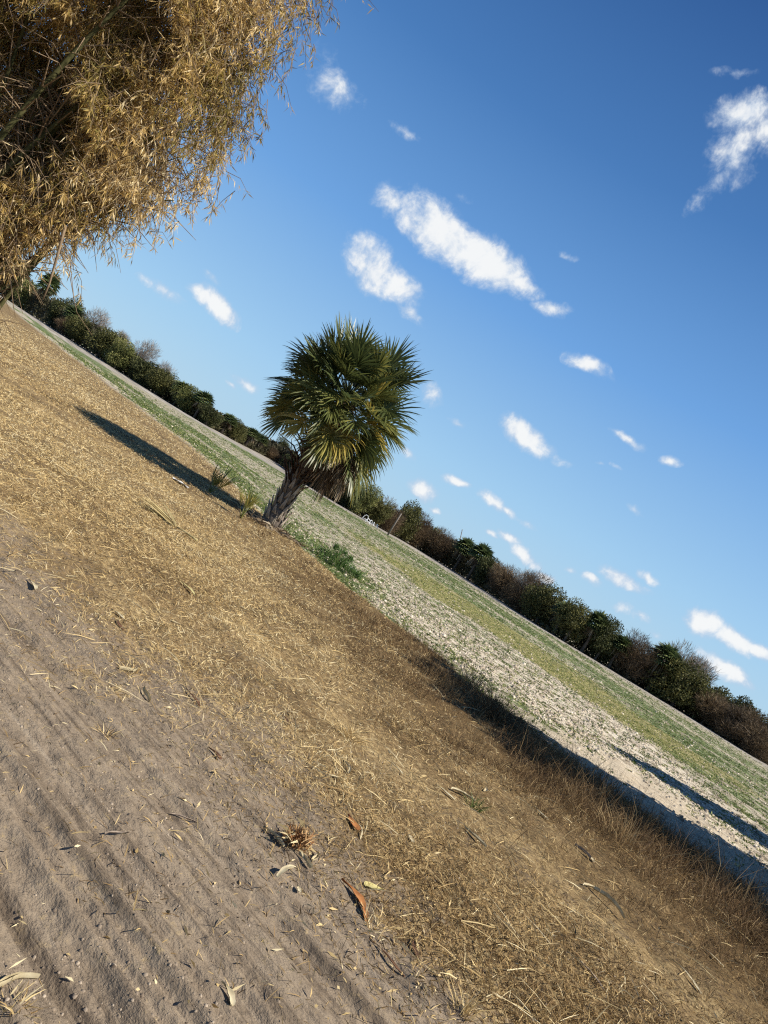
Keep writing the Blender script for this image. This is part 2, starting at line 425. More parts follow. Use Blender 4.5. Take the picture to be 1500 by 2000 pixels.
def crumbs(name, x, y, sz, stops, label, cat):
    n = len(x); sz = sz[:, None, None]
    a = (RNG.random(n) * 6.28)[:, None] + np.arange(4)[None] * 1.571 + RNG.normal(0, .25, (n, 4)); rr = .7 + .6 * RNG.random((n, 4))
    ring = np.stack([np.cos(a) * rr, np.sin(a) * rr, np.full_like(a, -.25)], 2) * sz
    top = np.stack([np.cos(a) * rr * .6, np.sin(a) * rr * .6, .35 + .35 * RNG.random((n, 4))], 2) * sz
    V = (np.concatenate([ring, top], 1) + with_z(x, y)[:, None]).reshape(-1, 3); o8 = np.arange(n)[:, None] * 8
    q = np.concatenate([o8 + np.array([[i, (i + 1) % 4, 4 + (i + 1) % 4, 4 + i]]) for i in range(4)] + [o8 + np.array([[4, 5, 6, 7]])])
    b = Buf(); b.add(V, q, None, np.tile(np.clip(RNG.normal(.5, .25, n), 0, 1), 5))
    o = link(name, b.build(name, leafmat(name, stops, .95, .05, 0))); tag(o, label, cat, kind='stuff')

def build_stuff():
    # mown dry grass and straw on the bank
    x, y, r = scatter(900000, 2.6, 75, 1.45)
    Z = zone(x, y); s, t, u, e = coords(x, y)
    pat = fbm(x * .8, y * .8, 70, 4)
    dens = Z['straw'] * np.clip((.34 + .40 * Z['spread']) + 2.3 * (pat - .44), .10, 1) * (1 - .25 * Z['brown'])
    dens = np.maximum(dens, (.010 + .13 * ss(2.5, 3.7, s)) * (s > 1.0) * (u < 12))
    k = RNG.random(len(x)) < dens
    x, y, r, pat = x[k], y[k], r[k], pat[k]; n = len(x); e = coords(x, y)[3]
    b = Buf()
    L = (.022 + .06 * RNG.random(n) ** 2.2) * (1 + .4 * ss(6, 25, r)); W = np.maximum(.0022 + .0026 * RNG.random(n), r * .00048)
    tone = RNG.normal(.47, .27, n) + .24 * ss(2, 15, e) + .9 * (fbm(x * .33, y * .33, 75, 3) - .5) + .25 * (1 - ss(2.6, 3.8, coords(x, y)[0]))
    blades(b, with_z(x, y, -.003), direction(n, 0, 55), L, W, .25, np.clip(tone, 0, 1))
    o = link('dry_grass', b.build('dry_grass', M_STRAW)); tag(o, 'short dry golden grass covering the sloping bank', 'grass', kind='stuff')
    # fallen bamboo leaves and long straw, thick on the left
    x, y, r = scatter(520000, 4, 90, 1.4, -46, 14)
    Z = zone(x, y); s, t, u, e = coords(x, y)
    dens = Z['straw'] * ss(4, 14, e) * np.clip(fbm(x * .45, y * .45, 71, 4) * 2.6 - .75, .06, 1) * (1 - .8 * Z['brown'])
    k = RNG.random(len(x)) < dens; x, y, r = x[k], y[k], r[k]; n = len(x)
    b = Buf(); L = .035 + .075 * RNG.random(n) ** 2; W = np.maximum(.004 + .005 * RNG.random(n), r * .00055)
    leaves(b, with_z(x, y, .006), direction(n, -4, 34), L, W, np.clip(RNG.normal(.55, .25, n) + .5 * (fbm(x * .4, y * .4, 76, 3) - .5), 0, 1), .15)
    o = link('leaf_litter', b.build('leaf_litter', M_LITTER)); tag(o, 'pale fallen bamboo leaves strewn over the left of the bank', 'leaf litter', kind='stuff')
    # long loose straws
    x, y, r = scatter(15000, 3, 45, 1.3, -46, 42); Z = zone(x, y); k = RNG.random(len(x)) < Z['straw'] * .5; x, y, r = x[k], y[k], r[k]; n = len(x)
    b = Buf(); blades(b, with_z(x, y, .012), direction(n, -2, 22), .08 + .22 * RNG.random(n) ** 2, np.maximum(.003 + .003 * RNG.random(n), r * .0005), .12, np.clip(RNG.normal(.75, .22, n), 0, 1))
    o = link('long_straw', b.build('long_straw', M_STRAW)); tag(o, 'long loose pale straws lying about on the bank', 'straw', kind='stuff')
    # tall brown grass along the lip of the bank
    x, y, r = scatter(38000, 4.0, 34, 1.1, -14, 46)
    Z = zone(x, y); k = RNG.random(len(x)) < Z['brown'] * (.12 + .88 * ss(.38, .62, fbm(x * .9, y * .9, 72, 3)))
    x, y, r = x[k], y[k], r[k]; m = len(x); q = 14
    s, t, u, e = coords(x, y)
    hgt = (.08 + .32 * RNG.random(m) ** 1.6) * (.5 + 1.1 * (1 - ss(2.5, 13, e))) * (.45 + .55 * ss(6.2, 8.5, u))
    X = np.repeat(x, q) + RNG.normal(0, .06, m * q); Y = np.repeat(y, q) + RNG.normal(0, .06, m * q); n = m * q
    b = Buf(); L = np.repeat(hgt, q) * (.5 + .8 * RNG.random(n)); W = np.maximum(.002 + .0018 * RNG.random(n), np.repeat(r, q) * .00034)
    blades(b, with_z(X, Y, -.01), direction(n, 18, 88), L, W, .3 + 1.2 * RNG.random(n), np.clip(np.repeat(RNG.normal(.46, .18, m), q) + RNG.normal(0, .22, n), 0, 1))
    o = link('brown_grass', b.build('brown_grass', M_BROWN)); tag(o, 'taller reddish brown dry grass along the lip of the bank', 'grass', kind='stuff')
    # bits of straw and grit on the sand track
    x, y, r = scatter(13000, 1.9, 12, 1.4, -46, 36)
    s = coords(x, y)[0]; cl = fbm(x * 1.4, y * 1.4, 73, 3)
    k = (s < 4.6) & (RNG.random(len(x)) < ss(.50, .8, cl) + .04); x, y, r = x[k], y[k], r[k]; n = len(x)
    b = Buf(); L = .008 + .035 * RNG.random(n) ** 3; W = .0012 + .0022 * RNG.random(n)
    blades(b, with_z(x, y, .002), direction(n, -3, 8), L, W, .02, np.clip(RNG.normal(.70, .24, n), 0, 1))
    o = link('straw_bits', b.build('straw_bits', M_STRAW)); tag(o, 'loose bits of straw scattered over the grey sand track', 'straw', kind='stuff')
    # crumbs of soil on the track
    x, y, r = scatter(45000, 1.9, 10, 1.1, -46, 40); s = coords(x, y)[0]; cl = fbm(x * 2.2, y * 2.2, 78, 3)
    k = (s < 5.5) & (RNG.random(len(x)) < .08 + ss(.42, .7, cl)); crumbs('soil_crumbs', x[k], y[k], .0016 + .008 * RNG.random(k.sum()) ** 6, [(0, (.09, .068, .05)), (.5, (.24, .19, .14)), (1, (.40, .33, .25))], 'small crumbs of grey brown soil on the sand track', 'soil crumbs')
    # torn chips of pale husk, gathered in loose drifts
    x, y, r = scatter(9000, 2.2, 16, 1.3, -46, 44); s, t, u, e = coords(x, y)
    k = (u < 10) & (RNG.random(len(x)) < (.04 + ss(.5, .75, fbm(x * .9, y * .9, 79, 3))) * (.10 + .90 * ss(2.2, 3.4, s))); x, y, r = x[k], y[k], r[k]; n = len(x)
    b = Buf(); leaves(b, with_z(x, y, .006), direction(n, -8, 30), .015 + .05 * RNG.random(n) ** 2, .005 + .010 * RNG.random(n), np.clip(RNG.normal(.62, .25, n), 0, 1), .3)
    o = link('husk_chips', b.build('husk_chips', M_LITTER)); tag(o, 'torn pale chips of bamboo husk in loose drifts over sand and straw', 'husk chips', kind='stuff')
    # weeds of the field
    x, y, r = scatter(190000, 11, 130, 1.2, -44, 44)
    Z = zone(x, y); s, t, u, e = coords(x, y); far = ss(10.4, 11.6, u) * (tree_dist(x, y) > 7)
    row = ss(.35, .62, vn(u * 2.2, e * .22, 74))
    dens = far * (.13 + .05 * ss(14, 26, e) + .95 * Z['green'] * (.35 + .65 * row) + .45 * Z['yellow'] + .05 * Z['white'] * row) * (1 - .95 * Z['tan'])
    k = RNG.random(len(x)) < dens; x, y, r = x[k], y[k], r[k]; m = len(x); q = 7
    yl = Z['yellow'][k]; X = np.repeat(x, q) + RNG.normal(0, .05, m * q); Y = np.repeat(y, q) + RNG.normal(0, .05, m * q); n = m * q; R = np.repeat(r, q)
    b = Buf(); L = (.03 + .09 * RNG.random(n)) * np.repeat(.5 + .9 * RNG.random(m) ** 2, q); W = np.maximum(.014 + .024 * RNG.random(n), R * .0008)
    leaves(b, with_z(X, Y, .0), direction(n, 5, 60), L, W, np.clip(np.repeat(RNG.normal(.42, .2, m) + .38 * yl, q) + RNG.normal(0, .14, n), 0, 1))
    o = link('field_weeds', b.build('field_weeds', M_WEED)); tag(o, 'low green weeds growing in rows over the pale field', 'weeds', kind='stuff')
    # clods and crumbs of pale sand
    x, y, r = scatter(120000, 11, 110, 1.25, -44, 44)
    Z = zone(x, y); u = coords(x, y)[2]
    k = (u > 11.2) & (RNG.random(len(x)) < (.08 + .55 * Z['white'] + .10 * Z['green']) * (1 - .8 * Z['tan'])) & (tree_dist(x, y) > 4)
    x, y, r = x[k], y[k], r[k]; n = len(x)
    crumbs('sand_clods', x, y, .012 + .060 * RNG.random(n) ** 4 + r * .0004, [(0, (.15, .12, .085)), (.4, (.37, .31, .235)), (1, (.66, .585, .47))], 'pale crumbly sand clods over the ploughed field', 'sand clods')
build_stuff()

# ------------------------------------------------------------------ the cabbage palm on the lip of the bank
SUN_H = np.array([-.9756, .2195])          # way the light travels over the ground
def fan(buf, o, d, up0, lp, lb, nseg, spread, droop, c, wid=.032, cj=.08):
    """a costapalmate leaf: stalk and fan of folded drooping segments"""
    d = unit(d); side = unit(np.cross(d, up0)); nrm = np.cross(side, d)
    pts = []
    for k in range(6):
        f = k / 5; pts.append(o + d * lp * f - np.array([0, 0, 1]) * droop * .22 * lp * f * f)
    tube(buf, pts, [.022, .018, .014, .012, .010, .008], 5, c * .9 + .04)
    h = pts[-1]; dd = unit(pts[-1] - pts[-2]); dd = unit(dd + np.array([0, 0, -.30 * min(droop, 1)])); side = unit(np.cross(dd, nrm)); nrm = np.cross(side, dd)
    down = np.array([0, 0, -1.])
    for k in range(nseg):
        f = (k / (nseg - 1)) * 2 - 1
        a = f * spread
        back = .30 * lb * (1 - abs(f)) ** 1.0
        r0 = h + dd * back + down * back * .35 * droop
        dirv = unit(dd * math.cos(a) + side * math.sin(a) + nrm * (.22 + .25 * abs(f)) * (1 if droop < 1.2 else .3) + RNG.normal(0, cj * .5, 3))
        L = lb * (.86 + .22 * math.cos(a * .6)) * (.86 + .22 * RNG.random())
        w = wid * (.8 + .4 * RNG.random())
        sv = unit(np.cross(dirv, nrm) + .5 * nrm * (1 if k % 2 else -1)); P = r0 - dirv * .0
        V = []; cur = dirv.copy(); prev = r0
        for st, (ff, ww) in enumerate(((0, .25), (.3, 1), (.62, .8), (.85, .4), (1, .06))):
            if st:
                cur = unit(cur + down * droop * (.16, .22, .34, .34)[st - 1]); prev = prev + cur * L * (ff - (0, .3, .62, .85)[st - 1])
            V += [prev - sv * w * ww * .5, prev + sv * w * ww * .5]
        buf.add(V, [(2 * i, 2 * i + 1, 2 * i + 3, 2 * i + 2) for i in range(4)], None, np.clip(c + RNG.normal(0, cj), 0, 1))

def build_palm():
    x, y, z = land(527, 1030); D0 = math.hypot(x, y)
    p = empty('cabbage_palm', (x, y, z), 'shaggy cabbage palm with rough booted trunk on the edge of the straw bank', 'palm tree')
    PT = 2.75
    b = Buf(); zs = np.linspace(-.15, PT, 24)
    ctr = np.stack([-.10 * np.sin(zs / PT * np.pi) * .6 + .02 * zs, 0 * zs, zs], 1)
    rad_ = np.array([.265 - .08 * ss(0, 1.0, q) + .02 * math.sin(q * 7) + .06 * ss(1.4, 2.6, q) for q in zs])
    tube(b, ctr, rad_, 20, .5); link('trunk', b.build('trunk', M_TRUNK, True), p)
    # old leaf bases: pale split boots low down, dark spiky stalks above
    ga = 2.39996
    def trunk_at(q): return np.array([np.interp(q, zs, ctr[:, 0]), 0, q]), float(np.interp(q, zs, rad_))
    for i in range(78):
        q = .02 + 1.75 * (i / 78) ** .95; a = i * ga + RNG.normal(0, .12)
        c0, r0 = trunk_at(q); out = np.array([math.cos(a), math.sin(a), 0]); sd = np.array([-math.sin(a), math.cos(a), 0])
        b = Buf(); L = .24 + .14 * RNG.random(); w = .085 + .04 * RNG.random()
        lean = .16 + .22 * RNG.random()
        pale = np.clip(.62 - .28 * ss(.5, 1.6, q) + RNG.normal(0, .17), 0, 1)
        for sg in (-1, 1):                           # the two arms of the split base
            V = []
            for f, ww, oo in ((0, .5, .0), (.45, .36, .35), (.8, .22, .75), (1, .10, 1.0)):
                cc = c0 + out * (r0 * .93 + .035 + lean * L * oo) + np.array([0, 0, 1]) * L * f + sd * sg * w * (.30 - .26 * f)
                V += [cc - sd * w * ww * .5, cc + sd * w * ww * .5, cc + sd * w * ww * .5 - out * .025, cc - sd * w * ww * .5 - out * .025]
            qd = []
            for k in range(3):
                o4 = 4 * k; qd += [(o4, o4 + 1, o4 + 5, o4 + 4), (o4 + 1, o4 + 2, o4 + 6, o4 + 5), (o4 + 2, o4 + 3, o4 + 7, o4 + 6), (o4 + 3, o4, o4 + 4, o4 + 7)]
            qd += [(3, 2, 1, 0), (12, 13, 14, 15)]
            b.add(V, qd, None, pale)
        link('boot', b.build('boot', M_BOOT), p)
    for i in range(95):
        q = 1.15 + 1.65 * (i / 95); a = i * ga + 1.1
        c0, r0 = trunk_at(min(q, PT)); left = .5 - .5 * math.cos(a)       # more of them stand out on the left
        out = np.array([math.cos(a), math.sin(a), 0]); L = (.30 + .5 * RNG.random()) * (.75 + .55 * left)
        b = Buf(); el = rad(28 + 40 * RNG.random()); d = out * math.cos(el) + np.array([0, 0, math.sin(el)])
        st = c0 + out * r0 * .8; pts = [st, st + d * L * .5, st + unit(d + np.array([0, 0, .18 * RNG.normal()])) * L]
        tube(b, pts, [.03, .02, .006], 5, np.clip(RNG.normal(.42, .25), 0, 1))
        link('leaf_stalk', b.build('leaf_stalk', M_SPIKE), p)
    # living fan leaves
    c0 = np.array([.02, 0, 3.80]); n = 100
    b = Buf(); tube(b, [(0.03, 0, 2.6), (.03, 0, 3.2), (.02, 0, 3.9)], [.24, .22, .10], 12, .3); link('crown_shaft', b.build('crown_shaft', M_SPIKE, True), p)
    for i in range(n):
        f = (i + .5) / n; a = i * ga + RNG.normal(0, .15); el = math.asin(.94 - f * (1.46 + .12 * math.cos(a)))
        d = np.array([math.cos(a) * math.cos(el), math.sin(a) * math.cos(el), math.sin(el)])
        lp = .72 + .52 * RNG.random() ** .6; lb = .72 + .14 * RNG.random()
        if el < 0 and math.cos(a) < -.1: lb *= .85
        yel = 0
        if el < .15: yel = .30 * RNG.random() + (.32 if math.cos(a) > .2 else .06) * RNG.random()
        c = np.clip(.46 + RNG.normal(0, .16) + yel, .05, .97)
        b = Buf(); dr = .26 + .75 * ss(.9, -.6, el) * (.35 + .9 * RNG.random())
        st = c0 + np.array([0, 0, -.30 + .5 * (1 - f)])
        fan(b, st, d, unit(np.array([0, 0, 1.]) + RNG.normal(0, .55, 3)) if abs(el) < 1.2 else RNG.normal(0, 1, 3), lp, lb, 42, 1.9 + .35 * RNG.random(), dr, c, .048)
        link('frond', b.build('frond', M_FROND), p)
    for i in range(44):                              # the hanging skirt of dead leaves, longest on the right
        right = i < 38
        a = RNG.normal(.15, .70) if right else RNG.random() * 6.28
        el = rad(-18 - 40 * RNG.random()) if right else rad(-60 - 20 * RNG.random())
        d = np.array([math.cos(a) * math.cos(el), math.sin(a) * math.cos(el), math.sin(el)])
        b = Buf(); lp = (.70 + .55 * RNG.random()) if right else .4
        fan(b, c0 + np.array([0, 0, -.30]), d, np.array([0, 0, 1.]), lp, .50 + .22 * RNG.random(), 26, 1.2 + .5 * RNG.random(), 1.7, np.clip(RNG.normal(.42, .27), .05, 1), .036, .16)
        link('dead_frond', b.build('dead_frond', M_DEAD), p)
    for i in range(6):                               # flower stalks gone dry
        a = (3.3, .2, 2.6, 5.2, 1.2, 4.4)[i]; b = Buf(); L = 1.1 + .35 * RNG.random()
        d = np.array([math.cos(a) * .9, math.sin(a) * .9, .1]); pts = [c0 + d * L * f + np.array([0, 0, -.55 * f * f]) for f in np.linspace(0, 1, 8)]
        tube(b, pts, np.linspace(.014, .003, 8), 5, .5)
        for k in range(26):
            f = .35 + .65 * RNG.random(); q = c0 + d * L * f + np.array([0, 0, -.55 * f * f]); dd = unit(RNG.normal(0, 1, 3) + d * .6 + np.array([0, 0, -.5]))
            tube(b, [q, q + dd * .16, q + dd * .26 + np.array([0, 0, -.07])], [.004, .003, .0015], 3, .5, False)
        link('flower_stalk', b.build('flower_stalk', M_DEAD), p)
    # boots and dead leaf scraps heaped round the foot
    b = Buf(); n = 260; a = RNG.random(n) * 6.28; rr = .28 + .75 * RNG.random(n) ** 1.5
    X = x + np.cos(a) * rr - .12; Y = y + np.sin(a) * rr; P = with_z(X, Y, .02) - np.array([x, y, z])
    blades(b, P, direction(n, -5, 40), .18 + .3 * RNG.random(n), .025 + .03 * RNG.random(n), .5, np.clip(RNG.normal(.55, .25, n), 0, 1))
    o = link('palm_litter', b.build('palm_litter', M_DEAD), None, (x, y, z)); tag(o, 'heap of dead palm boots and leaf scraps round the palm foot', 'palm litter', kind='stuff')
    return x, y, z
PALM = build_palm()

# ------------------------------------------------------------------ dry bamboo clump, top left
def build_bamboo():
    bx, by, bz = land(-250, 735)
    k = 8.4 / math.hypot(bx, by); bx *= k; by *= k; bz = float(height(bx, by))
    root = empty('bamboo_clump', (bx, by, bz), 'big clump of dry golden bamboo arching over the left of the bank', 'bamboo')
    org = np.array([bx, by, bz])
    lobes = []                                       # crown volume: (centre, radius, weight)
    for (px, py, rp, D, w) in ((60, 90, 260, 8.6, 1.0), (-160, 60, 300, 8.6, .7), (250, 50, 190, 8.3, 1.0), (385, 60, 120, 8.2, .75), (480, 10, 75, 8.1, .45), (535, 60, 42, 8.0, .35), (290, 230, 140, 8.0, .9),
                               (410, 190, 100, 8.0, .55), (485, 140, 55, 8.0, .35), (440, 270, 52, 8.0, .35), (375, 310, 85, 7.9, .45), (140, 280, 150, 8.2, .9), (10, 360, 115, 8.3, .7), (285, 370, 80, 7.8, .36), (355, 400, 48, 7.8, .24), (190, 410, 62, 7.9, .28), (60, 420, 75, 8.0, .9), (15, 470, 55, 8.0, .9), (-150, 330, 160, 8.3, .5), (100, -260, 310, 8.6, .7), (380, -190, 230, 8.3, .6), (0, 480, 40, 8.2, .25)):
        d = ray(px, py); q = d * D / math.hypot(d[0], d[1]) * 1.0
        lobes.append((np.array([q[0], q[1], ZC + q[2]]), rp / FPX * np.linalg.norm(q), w))
    # culms: jointed canes that rise, then bend out to each lobe
    tips = [l[0] for l in lobes] + [lobes[i][0] + RNG.normal(0, .5, 3) for i in (0, 2, 6, 11, 3, 15, 0)]
    br = Buf()
    for i, tp in enumerate(tips):
        b = Buf(); p0 = org + np.array([RNG.normal(0, .28), RNG.normal(0, .28), -.05]); v = tp - p0
        mid = p0 + np.array([v[0] * .22, v[1] * .22, v[2] * .72 + .4]); end = tp - v * np.array([.06, .06, 0])
        f = np.linspace(0, 1, 26)[:, None]; pts = (1 - f) ** 2 * p0 + 2 * f * (1 - f) * mid + f * f * end
        r0 = .026 + .014 * RNG.random(); rr = r0 * (1 - .9 * f[:, 0]); rr = rr * (1 + .10 * (np.arange(26) % 2))
        tube(b, pts - org, rr, 8, .5); link('culm', b.build('culm', M_CULM, True), root)
        for j in range(10, 22):                      # side branches at the joints
            for q in range(3):
                d = unit(RNG.normal(0, 1, 3) * np.array([1, 1, .5]) + .5 * unit(pts[j] - pts[j - 1])); L = .25 + .45 * RNG.random()
                tube(br, [pts[j] - org, pts[j] - org + d * L * .5 + np.array([0, 0, .05]), pts[j] - org + d * L + np.array([0, 0, -.12])], [.008, .005, .002], 4, .5, False)
    # leafy sprays
    hollows = []
    for px, py, D, hr in ((30, 60, 7.7, .50), (45, 150, 7.6, .45), (10, 240, 7.7, .35), (150, 20, 7.5, .30), (230, 130, 7.4, .22), (120, 240, 7.5, .25)):
        d = ray(px, py); hollows.append((d * D / math.hypot(d[0], d[1]) + np.array([0, 0, ZC]), hr))
    LB = Buf(); P = []; Dv = []; Ls = []; Ws = []; Cs = []
    vols = np.array([l[1] ** 3 * l[2] for l in lobes]); cnt = (vols / vols.sum() * 30000).astype(int)
    for (c, r, w), m in zip(lobes, cnt):
        for _ in range(m):
            v = RNG.normal(size=3); v /= np.linalg.norm(v); q = c + v * r * RNG.random() ** .45 * (1.0 + .12 * RNG.normal() + (.30 * RNG.random() if RNG.random() < .07 else 0))
            if q[2] < bz + .25: continue
            gap = float(fbm(q[0] * 1.5 + q[2] * 1.1, q[1] * 1.5 - q[2] * 1.3, 90, 3))
            if RNG.random() > float(ss(.33, .54, gap)): continue
            if any(np.linalg.norm((q - hc) * np.array([1, .6, 1])) < hr for hc, hr in hollows): continue
            d = unit(v * .7 + RNG.normal(0, .6, 3) + np.array([0, 0, -.35])); L = .16 + .30 * RNG.random()
            pts = [q - d * L * .5, q, q + d * L * .45 + np.array([0, 0, -.10])]
            tube(br, np.array(pts) - org, [.004, .003, .0015], 3, .5, False)
            nl = RNG.integers(12, 26); base = RNG.normal(.50, .15) + .9 * (float(vn(q[0] * 2.2 + q[2], q[1] * 2.2 - q[2] * 1.7, 91)) - .5)
            for _k in range(nl):
                f = RNG.random(); pp = pts[0] * (1 - f) + pts[2] * f
                P.append(pp - org); Dv.append(d * .5 + RNG.normal(0, .55, 3) + np.array([0, 0, -.75]))
                Ls.append(.05 + .065 * RNG.random()); Ws.append(.0065 + .0055 * RNG.random()); Cs.append(base + RNG.normal(0, .14))
    leaves(LB, np.array(P), unit(np.array(Dv)), np.array(Ls), np.array(Ws), np.clip(Cs, 0, 1), .2)
    link('foliage', LB.build('foliage', M_BAMBOO), root)
    tag(link('branches', br.build('branches', M_TWIG), root), kind='stuff')
    # broken canes that dangle below the crown
    for (pts, D, w) in (([(128, 440), (112, 500), (96, 555), (84, 585)], 7.6, .014), ([(118, 490), (135, 530), (143, 575), (150, 610), (180, 655)], 7.6, .005), ([(20, 540), (25, 590), (30, 620)], 7.8, .006)):
        b = Buf(); W = []
        for q in pts:
            d = ray(*q); W.append(d * D / math.hypot(d[0], d[1]) + np.array([0, 0, ZC]) - org)
        tube(b, W, np.linspace(w, w * .4, len(W)), 6, .5); link('hanging_cane', b.build('hanging_cane', M_TWIG, True), root)
build_bamboo()

# ------------------------------------------------------------------ the far tree line
def crown_mesh(name, mat, w, h, lobes, n, size, low=0.0, shape='leaf', squash=.8):
    """leaf clumps through a lumpy volume, feet at the ground"""
    b = Buf(); C = []; R = []
    for i in range(lobes):
        a = RNG.random() * 6.28; f = RNG.random() ** .6; zz = low + (1 - low) * (.18 + .64 * RNG.random())
        rr = (1 - abs(zz - .5) ** 2 * 1.5) * w * .5 * .72
        C.append((math.cos(a) * rr * f, math.sin(a) * rr * f, zz * h)); R.append(w * (.09 + .20 * RNG.random() ** 1.3))
    C = np.array(C); R = np.array(R); k = RNG.choice(lobes, n, p=R ** 2 / (R ** 2).sum())
    v = RNG.normal(size=(n, 3)); v = unit(v); v[:, 2] *= squash
    P = C[k] + v * (R[k] * (.45 + .62 * RNG.random(n) ** .6))[:, None]
    P[:, 2] = np.where(P[:, 2] < .05, .05 + RNG.random(n) * .3, P[:, 2])
    tone = RNG.normal(0, .14, lobes)[k]
    if shape == 'leaf':
        leaves(b, P, unit(v + RNG.normal(0, .8, (n, 3))), size * (.6 + .8 * RNG.random(n)), size * (.45 + .4 * RNG.random(n)), np.clip(.45 + tone + RNG.normal(0, .17, n), 0, 1), .3)
    else:
        D = unit(v * .8 + RNG.normal(0, .5, (n, 3)) + np.array([0, 0, .6])); blades(b, P, D, size * (1.2 + 2.2 * RNG.random(n)), size * (.08 + .09 * RNG.random(n)), .1, np.clip(.45 + tone + RNG.normal(0, .2, n), 0, 1))
    return b.build(name, mat)

def trunk_mesh(name, mat, h, r, limbs=6, spread=.5):
    b = Buf(); tube(b, [(0, 0, -.2), (.04 * h, .02 * h, h * .3), (-.02 * h, .03 * h, h * .62), (.02 * h, 0, h * .85)], [r, r * .75, r * .45, r * .15], 8)
    for i in range(limbs):
        z0 = h * (.15 + .45 * i / limbs); a = i * 2.4; d = np.array([math.cos(a) * spread, math.sin(a) * spread, .55]); L = h * (.34 + .12 * RNG.random()); p0 = np.array([0, 0, z0])
        tube(b, [p0, p0 + d * L * .5, p0 + d * L + np.array([0, 0, .1 * L])], [r * .45, r * .3, r * .08], 6)
    return b.build(name, mat, True)

def far_palm(h, r):
    cr = Buf(); P = np.array([0, 0, h * .66])
    for i in range(40):
        el = math.asin(1 - 1.5 * (i + .5) / 40); a = i * 2.4
        d = np.array([math.cos(a) * math.cos(el), math.sin(a) * math.cos(el), math.sin(el)])
        c = np.clip(RNG.normal(.45, .2), 0, 1)
        s_ = unit(np.cross(d, [0, 0, 1.])); n_ = np.cross(s_, d); hub = P + d * r * .42
        for q in np.linspace(-1.7, 1.7, 13):
            dd = unit(d * math.cos(q) + s_ * math.sin(q) + n_ * .25); L = r * .62; m = hub + dd * L * .55; e = m + unit(dd + np.array([0, 0, -.7])) * L * .45; w = n_ * .02 * r + np.cross(dd, n_) * .05 * r
            cr.add([hub, m - w, e, m + w], [(0, 1, 2, 3)], None, np.clip(c + RNG.normal(0, .1), 0, 1))
    tr = Buf(); tube(tr, [(0, 0, -.2), (.03 * h, 0, h * .3), (0, 0, h * .66)], [.24, .20, .22], 10)
    sk = Buf()
    for i in range(60):
        a = i * 2.4; q = P + np.array([math.cos(a) * r * .25, math.sin(a) * r * .25, -.1 * r]); d = unit(np.array([math.cos(a) * .5, math.sin(a) * .5, -1.]))
        blades(sk, q[None], d[None], [r * (.6 + .4 * RNG.random())], [.10], .6, np.array([RNG.random()]))
    return cr.build('crown', M_FARPALM), tr.build('trunk', M_BARK, True), sk.build('skirt', M_DEAD)

PROTO = {}
def make_proto(kind, var):
    H = 6.0
    if kind == 'oak': return [('crown', crown_mesh('oak_crown', M_OAK, 7, H, 26, 9000, .25, .0)), ('trunk', trunk_mesh('oak_trunk', M_BARK, H, .22))]
    if kind == 'dark': return [('crown', crown_mesh('dark_crown', M_DARK, 6.4, H, 26, 9000, .25, .0)), ('trunk', trunk_mesh('dark_trunk', M_BARK, H, .22))]
    if kind == 'olive': return [('crown', crown_mesh('olive_crown', M_OLIVE, 7, H, 26, 9000, .23, .0)), ('trunk', trunk_mesh('olive_trunk', M_BARK, H, .18))]
    if kind == 'brown': return [('crown', crown_mesh('brown_crown', M_RED, 7.2, H, 26, 9000, .28, .0, 'twig')), ('trunk', trunk_mesh('brown_trunk', M_BARK, H, .14, 9, .7))]
    if kind == 'grey': return [('crown', crown_mesh('grey_crown', M_GREY, 6, H, 20, 3600, .30, .25, 'twig')), ('trunk', trunk_mesh('grey_trunk', M_BARK, H, .2, 10, .6))]
    c, t, s = far_palm(H, 2.15); return [('crown', c), ('trunk', t), ('skirt', s)]
KINDNAME = dict(oak=('broadleaf_tree', 'tree'), dark=('evergreen_tree', 'tree'), olive=('olive_tree', 'tree'), brown=('leafless_shrub', 'shrub'), grey=('bare_tree', 'tree'), palm=('cabbage_palm', 'palm tree'))
KINDNAME['olive'] = ('bushy_tree', 'tree')

BX = [p[0] for p in BASE]; BY = [p[1] for p in BASE]
def plant(kind, px, hpx, wpx, label, back=0.0):
    """px: where the foot stands along the foot of the tree line, hpx/wpx: its size in the photo"""
    py = float(np.interp(px, BX, BY)); d = ray(px, py); az = math.atan2(d[0], d[1])
    r = math.hypot(np.interp(px, BX, BASE3[:, 0]), np.interp(px, BX, BASE3[:, 1])) + 1.5 + back
    x, y = math.sin(az) * r, math.cos(az) * r; z = float(height(x, y, False))
    dist = math.sqrt(x * x + y * y + (z - ZC) ** 2); dep = dist * math.cos(az)
    if kind == 'grey': hpx *= .88
    sh = hpx * (.88 + .24 * RNG.random()) / FPX * dep / 6.0; sw = wpx / FPX * dep / (6.6 if kind != 'palm' else 4.4)
    var = RNG.integers(0, 3); key = (kind, int(var))
    if key not in PROTO: PROTO[key] = make_proto(kind, var)
    nm, cat = KINDNAME[kind]
    o = empty(nm, (x, y, z - .05), label, cat, 'trees along the far edge of the field')
    o.rotation_euler = (0, 0, RNG.random() * 6.28); o.scale = (sw, sw, sh)
    for n_, me in PROTO[key]: link(n_, me, o)
    return o

